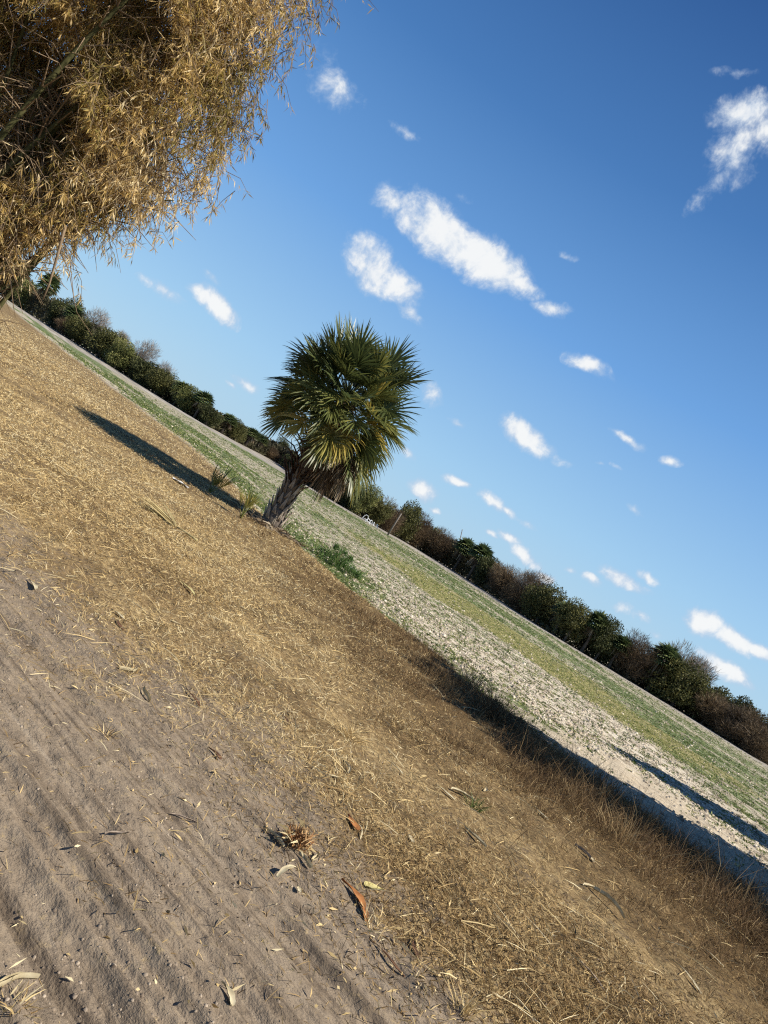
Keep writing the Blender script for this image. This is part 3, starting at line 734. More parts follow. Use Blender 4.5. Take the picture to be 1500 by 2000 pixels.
TREES = [
 ('palm', 8, 92, 60, 'cabbage palm half hidden by the bamboo leaves at the left end of the tree line'),
 ('olive', 45, 62, 70, 'yellowish green bush at the start of the pale track below the bamboo'),
 ('palm', 62, 92, 50, 'tall palm standing right behind the dangling broken bamboo cane'),
 ('dark', 95, 62, 70, 'dark green tree just right of the dangling broken cane'),
 ('palm', 122, 62, 48, 'fan palm crown poking up between dark trees near the hanging twig'),
 ('oak', 118, 88, 50, 'tallest bushy green tree near the thin curved hanging twig', 14),
 ('oak', 150, 62, 75, 'green tree in front of the curved hanging bamboo twig'),
 ('brown', 128, 36, 60, 'low reddish bush at the tree line foot near the start of the track'),
 ('grey', 165, 78, 70, 'greyish leafless tree rising behind the green trees near the hanging twig', 16),
 ('oak', 190, 62, 80, 'rounded mid green tree left of the pale dead snag at the foot of the trees'),
 ('grey', 212, 76, 44, 'small bare tree with pale twigs above the green crowns left of the big grey one', 16),
 ('olive', 228, 60, 76, 'olive green tree right beside the pale dead snag'),
 ('grey', 255, 88, 62, 'round greyish bare tree standing out highest over the left tree line', 16),
 ('dark', 268, 58, 74, 'dark green tree below the round grey bare tree'),
 ('grey', 300, 72, 52, 'second grey bare tree right of the round one', 15),
 ('oak', 305, 58, 74, 'green bushy tree below the second grey bare tree'),
 ('palm', 338, 58, 50, 'fan palm at the left end of the palm group along the far track'),
 ('olive', 352, 54, 66, 'bushy olive tree in the middle of the far palm group'),
 ('palm', 378, 60, 52, 'palm with the tallest crown in the far palm group'),
 ('dark', 402, 48, 60, 'low dark tree between the far palms and the lone palm crown'),
 ('palm', 432, 48, 46, 'small palm among dark trees left of the lone palm crown'),
 ('oak', 450, 43, 52, 'small green tree at the narrowing end of the left tree line'),
 ('palm', 478, 45, 44, 'fan palm clump last but one before the gap left of the lone palm trunk'),
 ('palm', 495, 43, 44, 'fan palm right at the edge of the gap left of the lone palm trunk'),
 ('brown', 520, 26, 50, 'low brown shrub at the gap left of the lone palm trunk'),
 ('dark', 536, 42, 38, 'small round dark tree alone in the gap left of the lone palm', 40),
 ('dark', 570, 40, 60, 'dark tree right behind the lone palm trunk'),
 ('brown', 598, 42, 60, 'dark brown shrub behind the stalks of the lone palm trunk'),
 ('dark', 618, 62, 70, 'dark evergreen just right of the lone palm trunk'),
 ('oak', 640, 72, 60, 'green crowned tree below the hanging dead leaves of the lone palm'),
 ('dark', 668, 55, 66, 'shadowy dark tree below the long dead palm leaf'),
 ('olive', 694, 70, 62, 'yellow green tree left of the white hoops'),
 ('oak', 722, 74, 58, 'tall green tree behind the white hoops'),
 ('brown', 748, 64, 62, 'grey brown leafless shrub behind the left leaning pole'),
 ('oak', 776, 78, 60, 'green tree right of the left leaning pole'),
 ('brown', 800, 60, 70, 'brown bushy shrub midway between the two leaning poles'),
 ('olive', 826, 62, 60, 'olive brown bush just left of the right leaning pole'),
 ('brown', 852, 64, 74, 'wide rusty brown shrub at the right leaning pole'),
 ('palm', 884, 70, 58, 'dark fan palm just right of the right leaning pole'),
 ('palm', 912, 76, 62, 'large fan palm in the dark group right of the poles'),
 ('dark', 930, 72, 64, 'dark evergreen ending the palm group right of the poles'),
 ('brown', 968, 74, 84, 'broad brown shrub right of the dark palm group'),
 ('brown', 1008, 80, 88, 'brown twiggy shrub with a grey top in the middle of the right tree line'),
 ('grey', 1000, 92, 70, 'thin grey bare tree showing over the broad brown shrub', 8),
 ('oak', 1046, 84, 84, 'green tree beside the broad brown shrubs'),
 ('palm', 1080, 82, 66, 'fan palm with pale hanging fronds between the green trees on the right'),
 ('oak', 1100, 96, 76, 'green tree whose brown tipped top rises over the fan palm'),
 ('palm', 1134, 84, 66, 'second fan palm with pale trunk on the right tree line'),
 ('dark', 1160, 92, 76, 'tall dark green tree behind the second fan palm'),
 ('palm', 1188, 78, 68, 'low dark palm at the foot of the right tree line'),
 ('brown', 1222, 88, 86, 'brown shrub left of the darkest palm crown'),
 ('palm', 1262, 96, 80, 'darkest palm crown, in front of the big green tree on the right'),
 ('brown', 1268, 118, 96, 'tall brown topped tree above the darkest palm crown', 6),
 ('oak', 1310, 112, 120, 'biggest green tree, low on the right before the red brown bushes'),
 ('grey', 1322, 132, 96, 'greyish bare tree rising behind the biggest green tree', 8),
 ('brown', 1368, 70, 96, 'reddish bush in front of the biggest green tree'),
 ('oak', 1376, 104, 96, 'green tree between the red brown bushes and the sky at right', 7),
 ('brown', 1420, 78, 110, 'wide red brown bush near the right edge of the photo'),
 ('dark', 1428, 106, 90, 'dark tree above the wide red brown bush', 7),
 ('brown', 1475, 84, 110, 'dark brown bush cut off by the right edge of the photo'),
 ('olive', 1500, 110, 110, 'olive tree at the right edge of the photo', 6),
 ('brown', 1545, 90, 120, 'brown bush beyond the right edge'),
 ('dark', -25, 110, 90, 'dark tree behind the bamboo at the left edge'),
]
for row in TREES: plant(*row)

def thicket():
    b = Buf(); n = 70000
    f = RNG.random(n) * (len(BASE3) - 1); i = np.minimum(f.astype(int), len(BASE3) - 2); k = (f - i)[:, None]
    P = BASE3[i] * (1 - k) + BASE3[i + 1] * k
    r = np.linalg.norm(P, axis=1); out = P / r[:, None]
    P = P + out * (2.0 + 9 * RNG.random(n)[:, None])
    hp = np.interp(BASE3[i, 0] * (1 - k[:, 0]) + BASE3[i + 1, 0] * k[:, 0], [-120, -60, -35, -20, 0, 60], [46, 44, 30, 40, 44, 62])
    hm = hp / FPX * r * 1.12 * (.55 + .6 * fbm(P[:, 0] * .18, P[:, 1] * .18, 80, 3))
    z = height(P[:, 0], P[:, 1], False) + hm * RNG.random(n) ** .8
    sz = .25 + .002 * r
    leaves(b, np.stack([P[:, 0], P[:, 1], z], 1), unit(RNG.normal(0, 1, (n, 3))), sz * (1 + RNG.random(n)), sz * (.5 + .3 * RNG.random(n)), np.clip(RNG.normal(.36, .2, n) + .5 * (fbm(P[:, 0] * .1, P[:, 1] * .1, 81, 3) - .5), 0, 1))
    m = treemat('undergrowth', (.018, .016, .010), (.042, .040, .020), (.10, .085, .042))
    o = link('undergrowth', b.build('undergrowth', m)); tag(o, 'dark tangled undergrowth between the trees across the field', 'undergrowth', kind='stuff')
thicket()

# trees of the bank itself, right of the view, whose shade lies over its foot
for (x, y, w, h, kind, lab) in ((13.0, 8.9, 5.8, 10.9, 'oak', 'tallest green tree on the bank right of the view'), (13.2, 11.9, 6.8, 10.6, 'oak', 'middle one of the green trees on the bank beyond the right edge'), (13.4, 14.2, 4.8, 6.0, 'dark', 'lowest and darkest tree at the bank foot beyond the right edge'), (17.3, 21.3, 2.8, 6.6, 'dark', 'dark tree out in the field beyond the right edge')):
    key = ('shade_' + kind, 0)
    if key not in PROTO: PROTO[key] = [('crown', crown_mesh('shade_crown', M_OAK, 7, 6.0, 44, 20000, .34, .12)), ('trunk', trunk_mesh('shade_trunk', M_BARK, 6.0, .22))]
    o = empty(KINDNAME[kind][0], (x, y, float(height(x, y, False)) - .05), lab, 'tree', 'trees beside the view'); o.scale = (w / 6.6, w / 6.6, h / 6)
    for n_, me in PROTO[key]: link(n_, me, o)

# ------------------------------------------------------------------ small things far off
def pole(px, py, tx, ty, r, label):
    x, y, z = land(px, py); d = ray(tx, ty); k = math.hypot(x, y) / math.hypot(d[0], d[1]); top = d * k + np.array([0, 0, ZC])
    b = Buf(); h = top - np.array([x, y, z]); tube(b, [(0, 0, -.3), h * .5, h], [r, r * .85, r * .7], 8)
    o = link('wooden_pole', b.build('wooden_pole', M_POST), None, (x, y, z)); tag(o, label, 'pole', 'leaning poles by the tree line')
pole(757, 1045, 784, 1003, .16, 'thin dark leaning pole in front of the grey brown shrubs')
pole(886, 1110, 903, 1034, .13, 'leaning pole whose top stands out against the sky above the brown shrubs')
for i, (px, py, w, lab) in enumerate(((711, 1011, 1.0, 'leftmost and tallest of the white hoops at the tree foot'), (717, 1016, .9, 'white hoop second from the left at the tree foot'), (723, 1019, .9, 'middle one of the white hoops at the tree foot'), (729, 1022, .8, 'small white hoop second from the right at the tree foot'), (735, 1026, .8, 'rightmost of the small white hoops'))):
    x, y, z = land(px, py + 6); b = Buf(); a = np.linspace(0, np.pi, 12)
    tube(b, np.stack([np.cos(a) * w * .5, .2 * np.sin(a), np.sin(a) * w * (1.15 if i == 0 else .9)], 1), [.05] * 12, 6)
    tube(b, [(-w * .4, .0, .35 * w), (w * .4, 0, .4 * w)], [.05, .05], 6)
    o = link('white_hoop', b.build('white_hoop', M_PIPE, True), None, (x, y, z - .05)); o.rotation_euler = (0, 0, .5 * i); tag(o, lab, 'hoop', 'white hoops at the foot of the trees')
x, y, z = land(246, 722); b = Buf()
tube(b, [(0, 0, -.2), (.1, 0, 1.6), (.25, 0, 3.3)], [.28, .22, .10], 8)
for a, q in ((.6, 2.0), (2.5, 2.5), (4.4, 1.5)): tube(b, [(.1, 0, q), (.1 + math.cos(a) * .8, math.sin(a) * .5, q + .9), (.1 + math.cos(a) * 1.1, math.sin(a) * .6, q + 1.5)], [.14, .09, .04], 6)
tag(link('dead_snag', b.build('dead_snag', M_HUSK, True), None, (x, y, z)), 'pale broken dead tree snag in front of the left tree line', 'dead tree')

# ------------------------------------------------------------------ plants and scraps on the bank
def grassy(name, px, py, n, h, w, mat, label, cat, el=(35, 88), spread=.12, bend=.5, cm=.45, group=None):
    x, y, z = land(px, py); b = Buf()
    P = np.stack([RNG.normal(0, spread, n), RNG.normal(0, spread, n), np.full(n, -.02)], 1)
    P[:, 2] = height(P[:, 0] + x, P[:, 1] + y) - z - .02
    D = direction(n, *el); D[:, :2] += P[:, :2] / max(spread, .01) * .25; D = unit(D)
    blades(b, P, D, h * (.45 + .65 * RNG.random(n)), w * (.7 + .6 * RNG.random(n)), bend, np.clip(RNG.normal(cm, .2, n), 0, 1))
    return tag(link(name, b.build(name, mat), None, (x, y, z)), label, cat, group)

def shrub():
    x, y, z = land(655, 1108); r = empty('green_shrub', (x, y, z), 'small leafy green shrub on the bank edge right of the palm', 'shrub')
    b = Buf(); lob = np.array([(-.62, .1, .22, .22), (-.2, .0, .42, .26), (.15, .05, .26, .24), (.55, -.1, .18, .20), (.0, .25, .55, .16), (-.35, -.15, .62, .13), (.30, .2, .48, .12), (.8, .0, .12, .14)])
    n = 1700; k = RNG.integers(0, len(lob), n); v = unit(RNG.normal(0, 1, (n, 3))); P = lob[k, :3] + v * (lob[k, 3] * RNG.random(n) ** .5)[:, None]; P[:, 2] = np.maximum(P[:, 2], .03)
    leaves(b, P, unit(direction(n, -10, 85)), .07 + .10 * RNG.random(n), .012 + .014 * RNG.random(n), np.clip(RNG.normal(.45, .25, n), 0, 1))
    n = 240; blades(b, np.stack([RNG.normal(0, .42, n), RNG.normal(0, .16, n), np.zeros(n)], 1), direction(n, 40, 88), .4 + .5 * RNG.random(n), .010 + .006 * RNG.random(n), .5, np.clip(RNG.normal(.6, .2, n), 0, 1)); link('foliage', b.build('foliage', M_SHRUB), r)
    b = Buf()
    for k in range(14):
        d = direction(1, 35, 80)[0]; tube(b, [(0, 0, -.05), d * .35, d * .62], [.008, .005, .002], 5)
    link('stem', b.build('stem', M_TWIG), r)
shrub()
def palmetto(px, py, n, label, L=.7):
    x, y, z = land(px, py); r = empty('palm_seedling', (x, y, z), label, 'young palm', 'young palms near the palm foot')
    for k in range(n):
        b = Buf(); d = direction(1, 45, 85)[0]
        fan(b, np.array([0, 0, -.02]), d, np.array([0, 0, 1.]), L * (.5 + .3 * RNG.random()), L * (.7 + .3 * RNG.random()), 14, .6, .35, np.clip(RNG.normal(.78, .12), 0, 1), .020); link('frond', b.build('frond', M_FROND), r)
palmetto(408, 962, 6, 'upright young palm shoots beside the palm shadow, left of the trunk', .5)
palmetto(470, 1012, 6, 'dark young palm shoots close to the palm foot', .45)
def fallen_frond():
    x, y, z = land(355, 1042); b = Buf()
    fan(b, np.array([.25, -.05, .03]), np.array([-.93, .36, .06]), np.array([0, 0, 1.]), .4, .65, 20, .42, .25, .93, .03)
    o = link('fallen_frond', b.build('fallen_frond', leafmat('faded_frond', [(0, (.12, .12, .05)), (.6, (.27, .23, .10)), (1, (.48, .39, .19))], .6, .2, .1)), None, (x, y, z)); tag(o, 'faded fallen palm frond lying flat on the straw left of the palm', 'palm frond')
fallen_frond()
def scrap(px, py, w, label, name='white_scrap', n=5):
    x, y, z = land(px, py); b = Buf(); g = np.linspace(-1, 1, n)
    X, Y = np.meshgrid(g, g); Zz = .25 * RNG.random(X.shape) * w + .02
    V = np.stack([X * w * (1 + .15 * RNG.normal(size=X.shape)), Y * w * .5 * (1 + .15 * RNG.normal(size=X.shape)), Zz], -1).reshape(-1, 3)
    V2 = V - np.array([0, 0, .012]); m = n * n
    q = [(i * n + j, i * n + j + 1, (i + 1) * n + j + 1, (i + 1) * n + j) for i in range(n - 1) for j in range(n - 1)]
    b.add(np.concatenate([V, V2]), q + [tuple(k + m for k in f[::-1]) for f in q]); tag(link(name, b.build(name, M_WHITE), None, (x, y, z)), label, 'scrap', 'white plastic scraps')
scrap(350, 945, .22, 'crumpled white scrap beside the palm shadow on the straw')
scrap(689, 1113, .16, 'small white scrap just right of the green shrub')
grassy('grass_clump', 918, 1345, 170, .5, .006, M_BROWN, 'tall tan grass clump at the bank edge where the dark shade begins', 'grass clump', (50, 88), .12, .45, .75)
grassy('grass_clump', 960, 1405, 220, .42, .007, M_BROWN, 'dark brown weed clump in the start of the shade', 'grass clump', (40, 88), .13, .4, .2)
grassy('grass_tuft', 925, 1572, 60, .15, .006, M_WEED, 'dark green tuft with pale torn leaves on the brown bank', 'grass tuft', (30, 85), .035, .4, .25)
grassy('grass_tuft', 215, 1432, 60, .10, .004, M_STRAW, 'little dry tuft on the sand track near the left side', 'grass tuft', (15, 70), .025, .4, .6)
grassy('grass_tuft', 255, 1315, 70, .12, .004, M_STRAW, 'pale dry tuft at the upper edge of the sand, left side', 'grass tuft', (15, 70), .025, .4, .75)
grassy('grass_tuft', 512, 1335, 80, .13, .004, M_STRAW, 'pale dry tuft on the bare patch in the middle of the bank', 'grass tuft', (15, 70), .03, .4, .75)
grassy('grass_tuft', 15, 1985, 70, .09, .004, M_STRAW, 'dry grass tuft in the bottom left corner', 'grass tuft', (20, 80), .025, .4, .7)
grassy('grass_tuft', 905, 1985, 60, .15, .004, M_STRAW, 'dry upright tuft at the bottom edge of the photo', 'grass tuft', (40, 85), .015, .3, .8)
grassy('grass_tuft', 725, 1808, 70, .11, .004, M_STRAW, 'uprooted pale tuft below the long orange sheath', 'grass tuft', (5, 60), .03, .3, .85)
grassy('grass_tuft', 680, 1440, 110, .26, .004, M_STRAW, 'wiry spreading straw tuft in the middle of the bank', 'grass tuft', (15, 60), .04, .4, .7)
grassy('grass_tuft', 1210, 1650, 130, .42, .005, M_BROWN, 'tall pale grass tuft standing against the dark shade', 'grass tuft', (45, 85), .12, .5, .85)

def strip(name, px, py, ang, L, W, mat, label, cat='bamboo sheath', curl=.28, arch=.035, twist=.5, lift=.006, group='dry scraps on the ground'):
    """a dry curled sheath or stick lying at pixel px,py; ang: its way over the ground in degrees"""
    x, y, z = land(px, py); z = float(height(x, y)) + lift; b = Buf(); n = 10; m = 5; V = []
    ca, sa = math.cos(rad(ang)), math.sin(rad(ang))
    for i in range(n):
        f = i / (n - 1); w = W * (.45 + .75 * math.sin(math.pi * min(1, f * 1.15 + .1)) ** .8) * (1 - .80 * f ** 2) * (.8 + .4 * RNG.random()); tw = twist * (f - .5); side_c = .06 * L * math.sin(f * 3.0 * (1 + twist) + px)
        for j in range(m):
            g = (j / (m - 1) - .5) * 2; th = g * curl * 2.6; yy = w * .5 * math.sin(th) / max(curl * 2.6, .2) * 1.2; zz = W * .5 * (1 - math.cos(th)) + arch * L * math.sin(f * math.pi) + .003
            yy, zz = yy * math.cos(tw) - zz * math.sin(tw) * .4, zz * math.cos(tw) + abs(yy) * math.sin(abs(tw)) * .6
            lx = (f - .5) * L; ly = yy + side_c; V.append((lx * ca - ly * sa, lx * sa + ly * ca, zz + .004 * RNG.random()))
    V = np.array(V); k = len(V); q = [(i * m + j, i * m + j + 1, (i + 1) * m + j + 1, (i + 1) * m + j) for i in range(n - 1) for j in range(m - 1)]
    b.add(np.concatenate([V, V - np.array([0, 0, .003])]), q + [tuple(a + k for a in f[::-1]) for f in q])
    o = link(name, b.build(name, mat, True), None, (x, y, z)); return tag(o, label, cat, group)

S = 'bamboo_sheath'; K = 'dry_stick'
strip(S, 684, 1610, 115, .16, .045, M_ORANGE, 'orange brown curled sheath with a straw beside it, upper of the two orange ones')
strip(K, 700, 1622, 100, .24, .007, M_HUSK, 'thin pale straw beside the upper orange sheath', 'stick', .1, .05)
strip(S, 688, 1748, 128, .20, .040, M_ORANGE, 'longer bright orange sheath at the edge of the sand, lower of the two')
strip(S, 706, 1780, 112, .16, .026, M_ORANGE, 'narrow brown end piece touching the lower orange sheath')
strip(S, 730, 1735, 40, .13, .036, M_HUSKY, 'yellow flat husk right of the lower orange sheath')
strip(S, 536, 1640, 150, .13, .024, M_HUSK, 'pale curved leaf sticking out left from the reddish tuft', curl=.5)
strip(S, 592, 1688, 140, .11, .026, M_HUSK, 'pale curled husk just below the reddish tuft', curl=.6)
strip(S, 612, 1680, 80, .12, .022, M_HUSK, 'narrow split husk right of the reddish tuft', curl=.7)
strip(S, 560, 1712, 62, .17, .018, M_HUSK, 'thin pale husk standing nearly upright below the reddish tuft', arch=.25)
strip(S, 579, 1742, 120, .05, .018, M_HUSK, 'tiny pale chip below the reddish tuft')
strip(S, 675, 1502, 105, .20, .022, M_HUSK, 'curved pale husk in the straw above the upper orange sheath', curl=.5)
strip(S, 652, 1525, 20, .11, .018, M_HUSK, 'short white husk in the straw near the curved pale one')
strip(S, 800, 1637, 120, .10, .035, M_HUSK, 'small pale husk right of the upper orange sheath')
strip(S, 770, 1495, 135, .22, .012, M_HUSK, 'thin pale strip in the straw mid bank', 'bamboo sheath', .2)
strip(S, 905, 1552, 15, .24, .040, M_HUSK, 'pale torn leaf left of the dark green tuft', curl=.5)
strip(S, 946, 1545, 70, .20, .030, M_HUSK, 'pale torn leaf right of the dark green tuft', curl=.5)
strip(S, 868, 1548, 150, .20, .030, M_HUSK, 'pale leaf scrap farther left of the dark green tuft')
strip(S, 1055, 1590, 120, .20, .030, M_HUSK, 'flat pale husk on the brown grass right of the dark green tuft')
strip(S, 1135, 1668, 125, .18, .028, M_STICK, 'grey brown piece of cane lying in the brown grass', 'cane', .8)
strip(S, 1152, 1680, 100, .12, .030, M_HUSK, 'broken pale end beside the grey cane piece')
strip(S, 1155, 1736, 20, .20, .030, M_HUSK, 'pale husk above the crooked stick', curl=.5)
strip(K, 1185, 1768, 118, .34, .030, M_HUSK, 'crooked pale stick with a bent end in the brown grass', 'stick', .9, .1, .9)
strip(S, 1390, 1872, 130, .20, .022, M_HUSK, 'thin pale husk in the tall grass, lower right')
strip(S, 1340, 1905, 110, .34, .022, M_HUSK, 'long pale strip in the lower right grass')
strip(S, 1068, 1818, 140, .09, .024, M_HUSK, 'small pale chip on the bare sand right of centre')
strip(S, 922, 1642, 130, .22, .03, M_HUSK, 'ragged pale husk at the grass edge right of centre', curl=.5)
strip(S, 228, 1201, 160, .14, .022, M_HUSK, 'short pale sheath at the sand edge, upper left')
strip(K, 232, 1222, 125, .20, .026, M_DBROWN, 'dark brown stick below the short pale sheath, upper left', 'stick')
strip(S, 281, 1362, 118, .18, .026, M_HUSK, 'split pale cane piece on the sand, left of centre', curl=.8)
strip(S, 247, 1314, 60, .14, .024, M_HUSK, 'pale cane chip beside the dry tuft, left of centre', curl=.8)
strip(S, 362, 1146, 135, .36, .030, M_HUSKY, 'long greenish yellow sheath lying in the golden grass')
strip(K, 375, 1362, 125, .24, .016, M_DBROWN, 'dark stick in the straw left of centre', 'stick')
strip(S, 418, 1473, 140, .12, .026, M_DBROWN, 'small dark red bark chip at the sand edge')
strip(K, 560, 1410, 125, .28, .010, M_DBROWN, 'long dark stick half sunk in the straw mid bank', 'stick')
strip(S, 436, 1955, 128, .10, .022, M_HUSK, 'white chip on the sand near the bottom edge')
strip(S, 18, 1938, 55, .14, .022, M_HUSK, 'pale broken cane in the bottom left corner', 'cane', .9)
strip(K, 228, 1640, 60, .16, .008, M_STICK, 'forked twig in the middle of the sand track', 'stick')
strip(K, 372, 1600, 30, .20, .008, M_STICK, 'thin twig on the sand left of the reddish tuft', 'stick')
strip(K, 810, 1850, 95, .16, .022, M_DBROWN, 'dark curled bark piece on the sand right of the uprooted tuft', 'stick')
strip(K, 755, 1870, 150, .22, .010, M_DBROWN, 'dark twig on the sand below the uprooted tuft', 'stick')
strip(S, 60, 1148, 130, .16, .024, M_HUSK, 'pale sheath on the sand near the left edge')
strip(S, 345, 1220, 20, .12, .02, M_HUSK, 'pale shred on the straw near the greenish sheath')
strip(K, 1140, 1905, 125, .28, .010, M_STICK, 'long grey stick along the sand in the lower right', 'stick')

def red_tuft():
    x, y, z = land(572, 1655); z = float(height(x, y)); r = empty('bamboo_root', (x, y, z), 'reddish brown fibrous root tuft with pale curled leaves on the sand', 'root tuft')
    b = Buf(); n = 420; P = RNG.normal(0, .028, (n, 3)); P[:, 2] = abs(P[:, 2]) + .01
    blades(b, P, direction(n, 0, 85), .03 + .05 * RNG.random(n), .003 + .003 * RNG.random(n), .4, RNG.random(n))
    link('fibres', b.build('fibres', leafmat('root_fibre', [(0, (.10, .04, .015)), (.6, (.26, .12, .045)), (1, (.55, .36, .17))], .8, .1, 0)), r)
    b = Buf(); n = 26; blades(b, RNG.normal(0, .02, (n, 3)) + np.array([0, 0, .03]), direction(n, 0, 40), .07 + .06 * RNG.random(n), .010 + .012 * RNG.random(n), .6, RNG.random(n) * .5 + .5)
    link('leaf', b.build('leaf', M_LITTER), r)
red_tuft()

# ------------------------------------------------------------------ sun, sky and clouds
SUN_EL = 45.0; SUN_AZ = math.degrees(math.atan2(-SUN_H[0], -SUN_H[1]))
ld = bpy.data.lights.new('sun', 'SUN'); ld.energy = 5.0; ld.angle = rad(.53); ld.color = (1.0, .93, .82)
sun = bpy.data.objects.new('sun', ld); COL.objects.link(sun)
dv = Vector((SUN_H[0] * math.cos(rad(SUN_EL)), SUN_H[1] * math.cos(rad(SUN_EL)), -math.sin(rad(SUN_EL))))
sun.rotation_euler = dv.to_track_quat('-Z', 'Y').to_euler(); sun.location = (30, -15, 40)

W = bpy.data.worlds.new("World"); SC.world = W; W.use_nodes = True; W.node_tree.nodes.clear(); nt = NT(W.node_tree)
tc = nt.node('ShaderNodeTexCoord'); DIR = tc.outputs['Generated']
sky = nt.node('ShaderNodeTexSky', sky_type='NISHITA', sun_disc=False, sun_elevation=rad(SUN_EL), sun_rotation=rad(SUN_AZ), air_density=1.0, dust_density=.6, ozone_density=2.5)
sep = nt.node('ShaderNodeSeparateXYZ', {0: DIR})
az = nt.math('MULTIPLY', nt.math('ARCTAN2', sep.outputs[0], sep.outputs[1]), 57.29578)
el = nt.math('MULTIPLY', nt.math('ARCSINE', sep.outputs[2]), 57.29578)
AE = nt.node('ShaderNodeCombineXYZ', {0: az, 1: el}).outputs[0]
wn = nt.node('ShaderNodeTexNoise', {'Vector': AE, 'Scale': .22, 'Detail': 3.0})
wsub = nt.node('ShaderNodeVectorMath', {0: wn.outputs['Color'], 1: (.5, .5, .5)}, operation='SUBTRACT')
wsc = nt.node('ShaderNodeVectorMath', {0: wsub.outputs[0], 'Scale': 2.2}, operation='SCALE')
AW = nt.node('ShaderNodeVectorMath', {0: AE, 1: wsc.outputs[0]}, operation='ADD').outputs[0]
CLOUDS = [(850, 440, 110, 52, 36, 1.0), (945, 510, 110, 48, 34, 1.0), (1010, 560, 60, 26, 25, .7), (1078, 602, 48, 20, 10, .65), (770, 390, 50, 42, 30, .55), (735, 520, 72, 46, 40, 1.0), (785, 560, 52, 36, 30, .95), (800, 605, 42, 16, 42, .5),
          (425, 597, 52, 24, 38, 1.0), (395, 578, 34, 18, 30, .8), (325, 570, 40, 16, 36, .5), (285, 545, 34, 12, 36, .35), (412, 545, 24, 14, 40, .42), (655, 180, 66, 42, 35, .55), (620, 95, 55, 30, 30, .30), (790, 267, 40, 15, 25, .38),
          (1455, 215, 66, 50, 10, .8), (1440, 295, 60, 66, 40, .62), (1400, 360, 70, 26, -35, .42), (1500, 260, 50, 60, 20, .6), (1432, 137, 46, 14, 10, .33), (1150, 710, 48, 20, 28, .78), (1035, 850, 62, 30, 36, 1.0), (1085, 888, 36, 14, 40, .4),
          (1225, 855, 42, 15, 28, .8), (1312, 900, 26, 11, 20, .6), (1110, 495, 24, 9, 20, .5), (910, 385, 26, 14, 30, .28), (837, 772, 30, 20, 50, .55), (890, 826, 18, 9, 20, .42), (825, 958, 30, 19, 25, .9), (890, 943, 26, 12, 15, .85), (850, 990, 15, 7, 20, .6),
          (960, 982, 38, 15, 30, .85), (990, 998, 24, 11, 30, .7), (1030, 1022, 24, 9, 35, .5), (955, 1043, 18, 10, 20, .6), (993, 1047, 28, 14, 25, .85), (1022, 1078, 38, 15, 35, .8), (1045, 1095, 24, 12, 30, .7), (1069, 1123, 23, 12, 30, .9), (1155, 1135, 22, 11, 30, .7),
          (1220, 1140, 50, 20, 28, 1.0), (1257, 1128, 28, 15, 25, .95), (1240, 1000, 22, 9, 40, .4), (1215, 1192, 24, 14, 25, .55), (1250, 1213, 20, 12, 25, .5), (1280, 1242, 18, 9, 25, .4), (1115, 1116, 14, 7, 25, .45), (1375, 1218, 42, 30, 35, 1.0), (1435, 1248, 48, 24, 25, 1.0), (1490, 1268, 40, 16, 25, .9),
          (1425, 1312, 62, 22, 35, .9), (480, 742, 30, 11, 25, .55), (455, 745, 14, 7, 20, .45), (790, 890, 24, 13, 30, .5), (1165, 908, 14, 7, 20, .4), (630, 595, 18, 10, 30, .2), (1200, 915, 22, 8, 30, .2)]
tot = None
for (px, py, a, b, phi, w) in CLOUDS:
    d = ray(px, py); ca = math.degrees(math.atan2(d[0], d[1])); ce = math.degrees(math.asin(d[2])); off = d[1] ** 1.2
    mp = nt.node('ShaderNodeMapping', {'Vector': AW, 'Location': (ca, ce, 0), 'Rotation': (0, 0, rad(30.3 - phi)), 'Scale': (a * .0382 * off * 1.35 / math.cos(rad(ce)), b * .0382 * off * 1.22, 1)}, vector_type='TEXTURE')
    ln = nt.node('ShaderNodeVectorMath', {0: mp.outputs[0]}, operation='LENGTH').outputs['Value']
    f = nt.math('MULTIPLY', nt.math('SUBTRACT', 1.0, ln, clamp=True), w)
    tot = f if tot is None else nt.math('MAXIMUM', tot, f)
n1 = nt.noise(AW, .55, 9, .62); n2 = nt.noise(AW, 2.2, 7, .6)
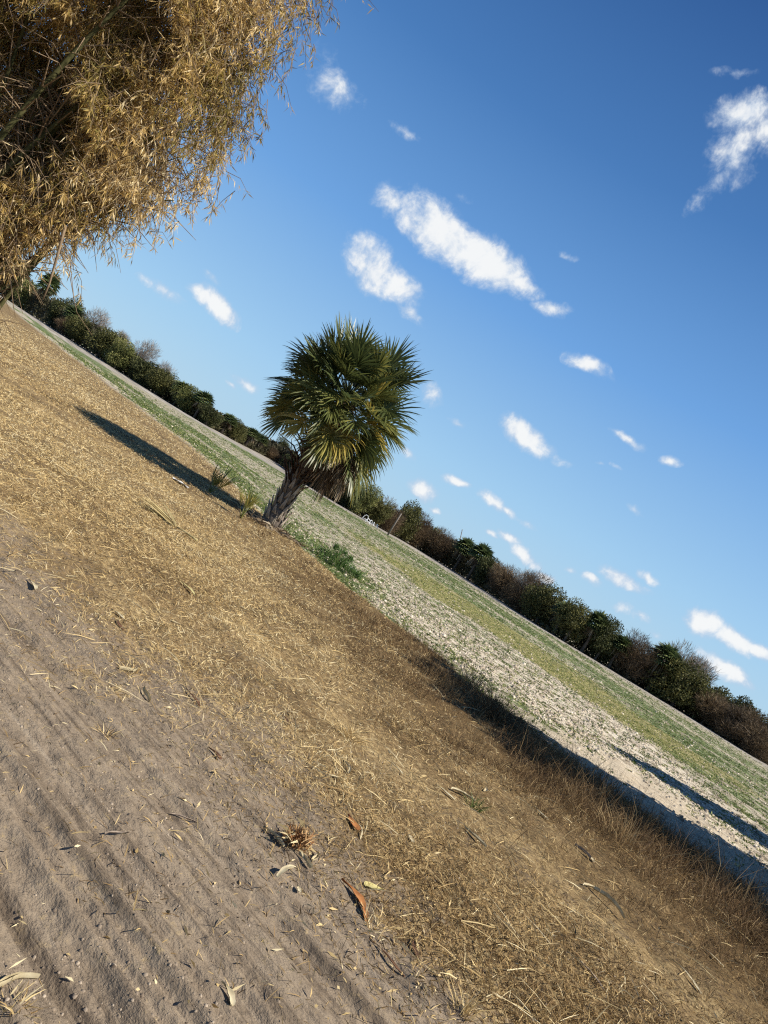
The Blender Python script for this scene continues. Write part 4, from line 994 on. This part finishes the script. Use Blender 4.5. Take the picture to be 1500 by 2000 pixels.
nn = nt.math('ADD', nt.math('MULTIPLY', nt.math('SUBTRACT', n1, .5), .75), nt.math('MULTIPLY', nt.math('SUBTRACT', n2, .5), .17))
gate = nt.smooth(tot, 0.0, .12)
dens = nt.math('ADD', tot, nt.math('MULTIPLY', nn, gate))
alpha = nt.math('MULTIPLY', nt.math('MULTIPLY', nt.smooth(dens, .07, .60), gate), .96)
lum = nt.smooth(nt.math('ADD', dens, nt.math('MULTIPLY', nt.math('SUBTRACT', n1, .5), .8)), .12, .75)
ccol = nt.mix(lum, (0.344, 0.426, 0.541), (0.640, 0.648, 0.648))
hs = nt.node('ShaderNodeHueSaturation', {'Hue': .5, 'Saturation': 1.15, 'Value': 1.0, 'Color': sky.outputs[0]})
skyn = nt.node('ShaderNodeVectorMath', {0: hs.outputs[0], 'Scale': .06}, operation='SCALE').outputs[0]
deep = nt.ramp(nt.math('DIVIDE', el, 50.0, clamp=True), [(0, (0.317, 0.480, 0.616)), (.12, (0.257, 0.440, 0.632)), (.35, (0.117, 0.276, 0.553)), (.58, (0.049, 0.148, 0.363)), (.8, (0.021, 0.076, 0.229)), (1, (0.015, 0.056, 0.182))])
mxs = nt.node('ShaderNodeMix', data_type='RGBA'); mxs.inputs[0].default_value = .85; nt.l.new(skyn, mxs.inputs[6]); nt.l.new(deep, mxs.inputs[7]); skyc = mxs.outputs[2]
mixc = nt.mix(alpha, (0, 0, 0), (0, 0, 0)); mnode = mixc.node; nt.l.new(skyc, mnode.inputs[6]); nt.l.new(ccol, mnode.inputs[7])
bg = nt.node('ShaderNodeBackground', {'Color': mixc, 'Strength': 1.0}); wo = nt.node('ShaderNodeOutputWorld'); nt.l.new(bg.outputs[0], wo.inputs[0])

SC.view_settings.view_transform = 'Standard'; SC.view_settings.look = 'None'; SC.view_settings.exposure = 0.55; SC.view_settings.gamma = 1.0
SC.cycles.use_denoising = False; SC.cycles.pixel_filter_type = 'BLACKMAN_HARRIS'; SC.cycles.filter_width = 1.2
SC.cycles.max_bounces = 6; SC.cycles.diffuse_bounces = 3; SC.cycles.transmission_bounces = 3
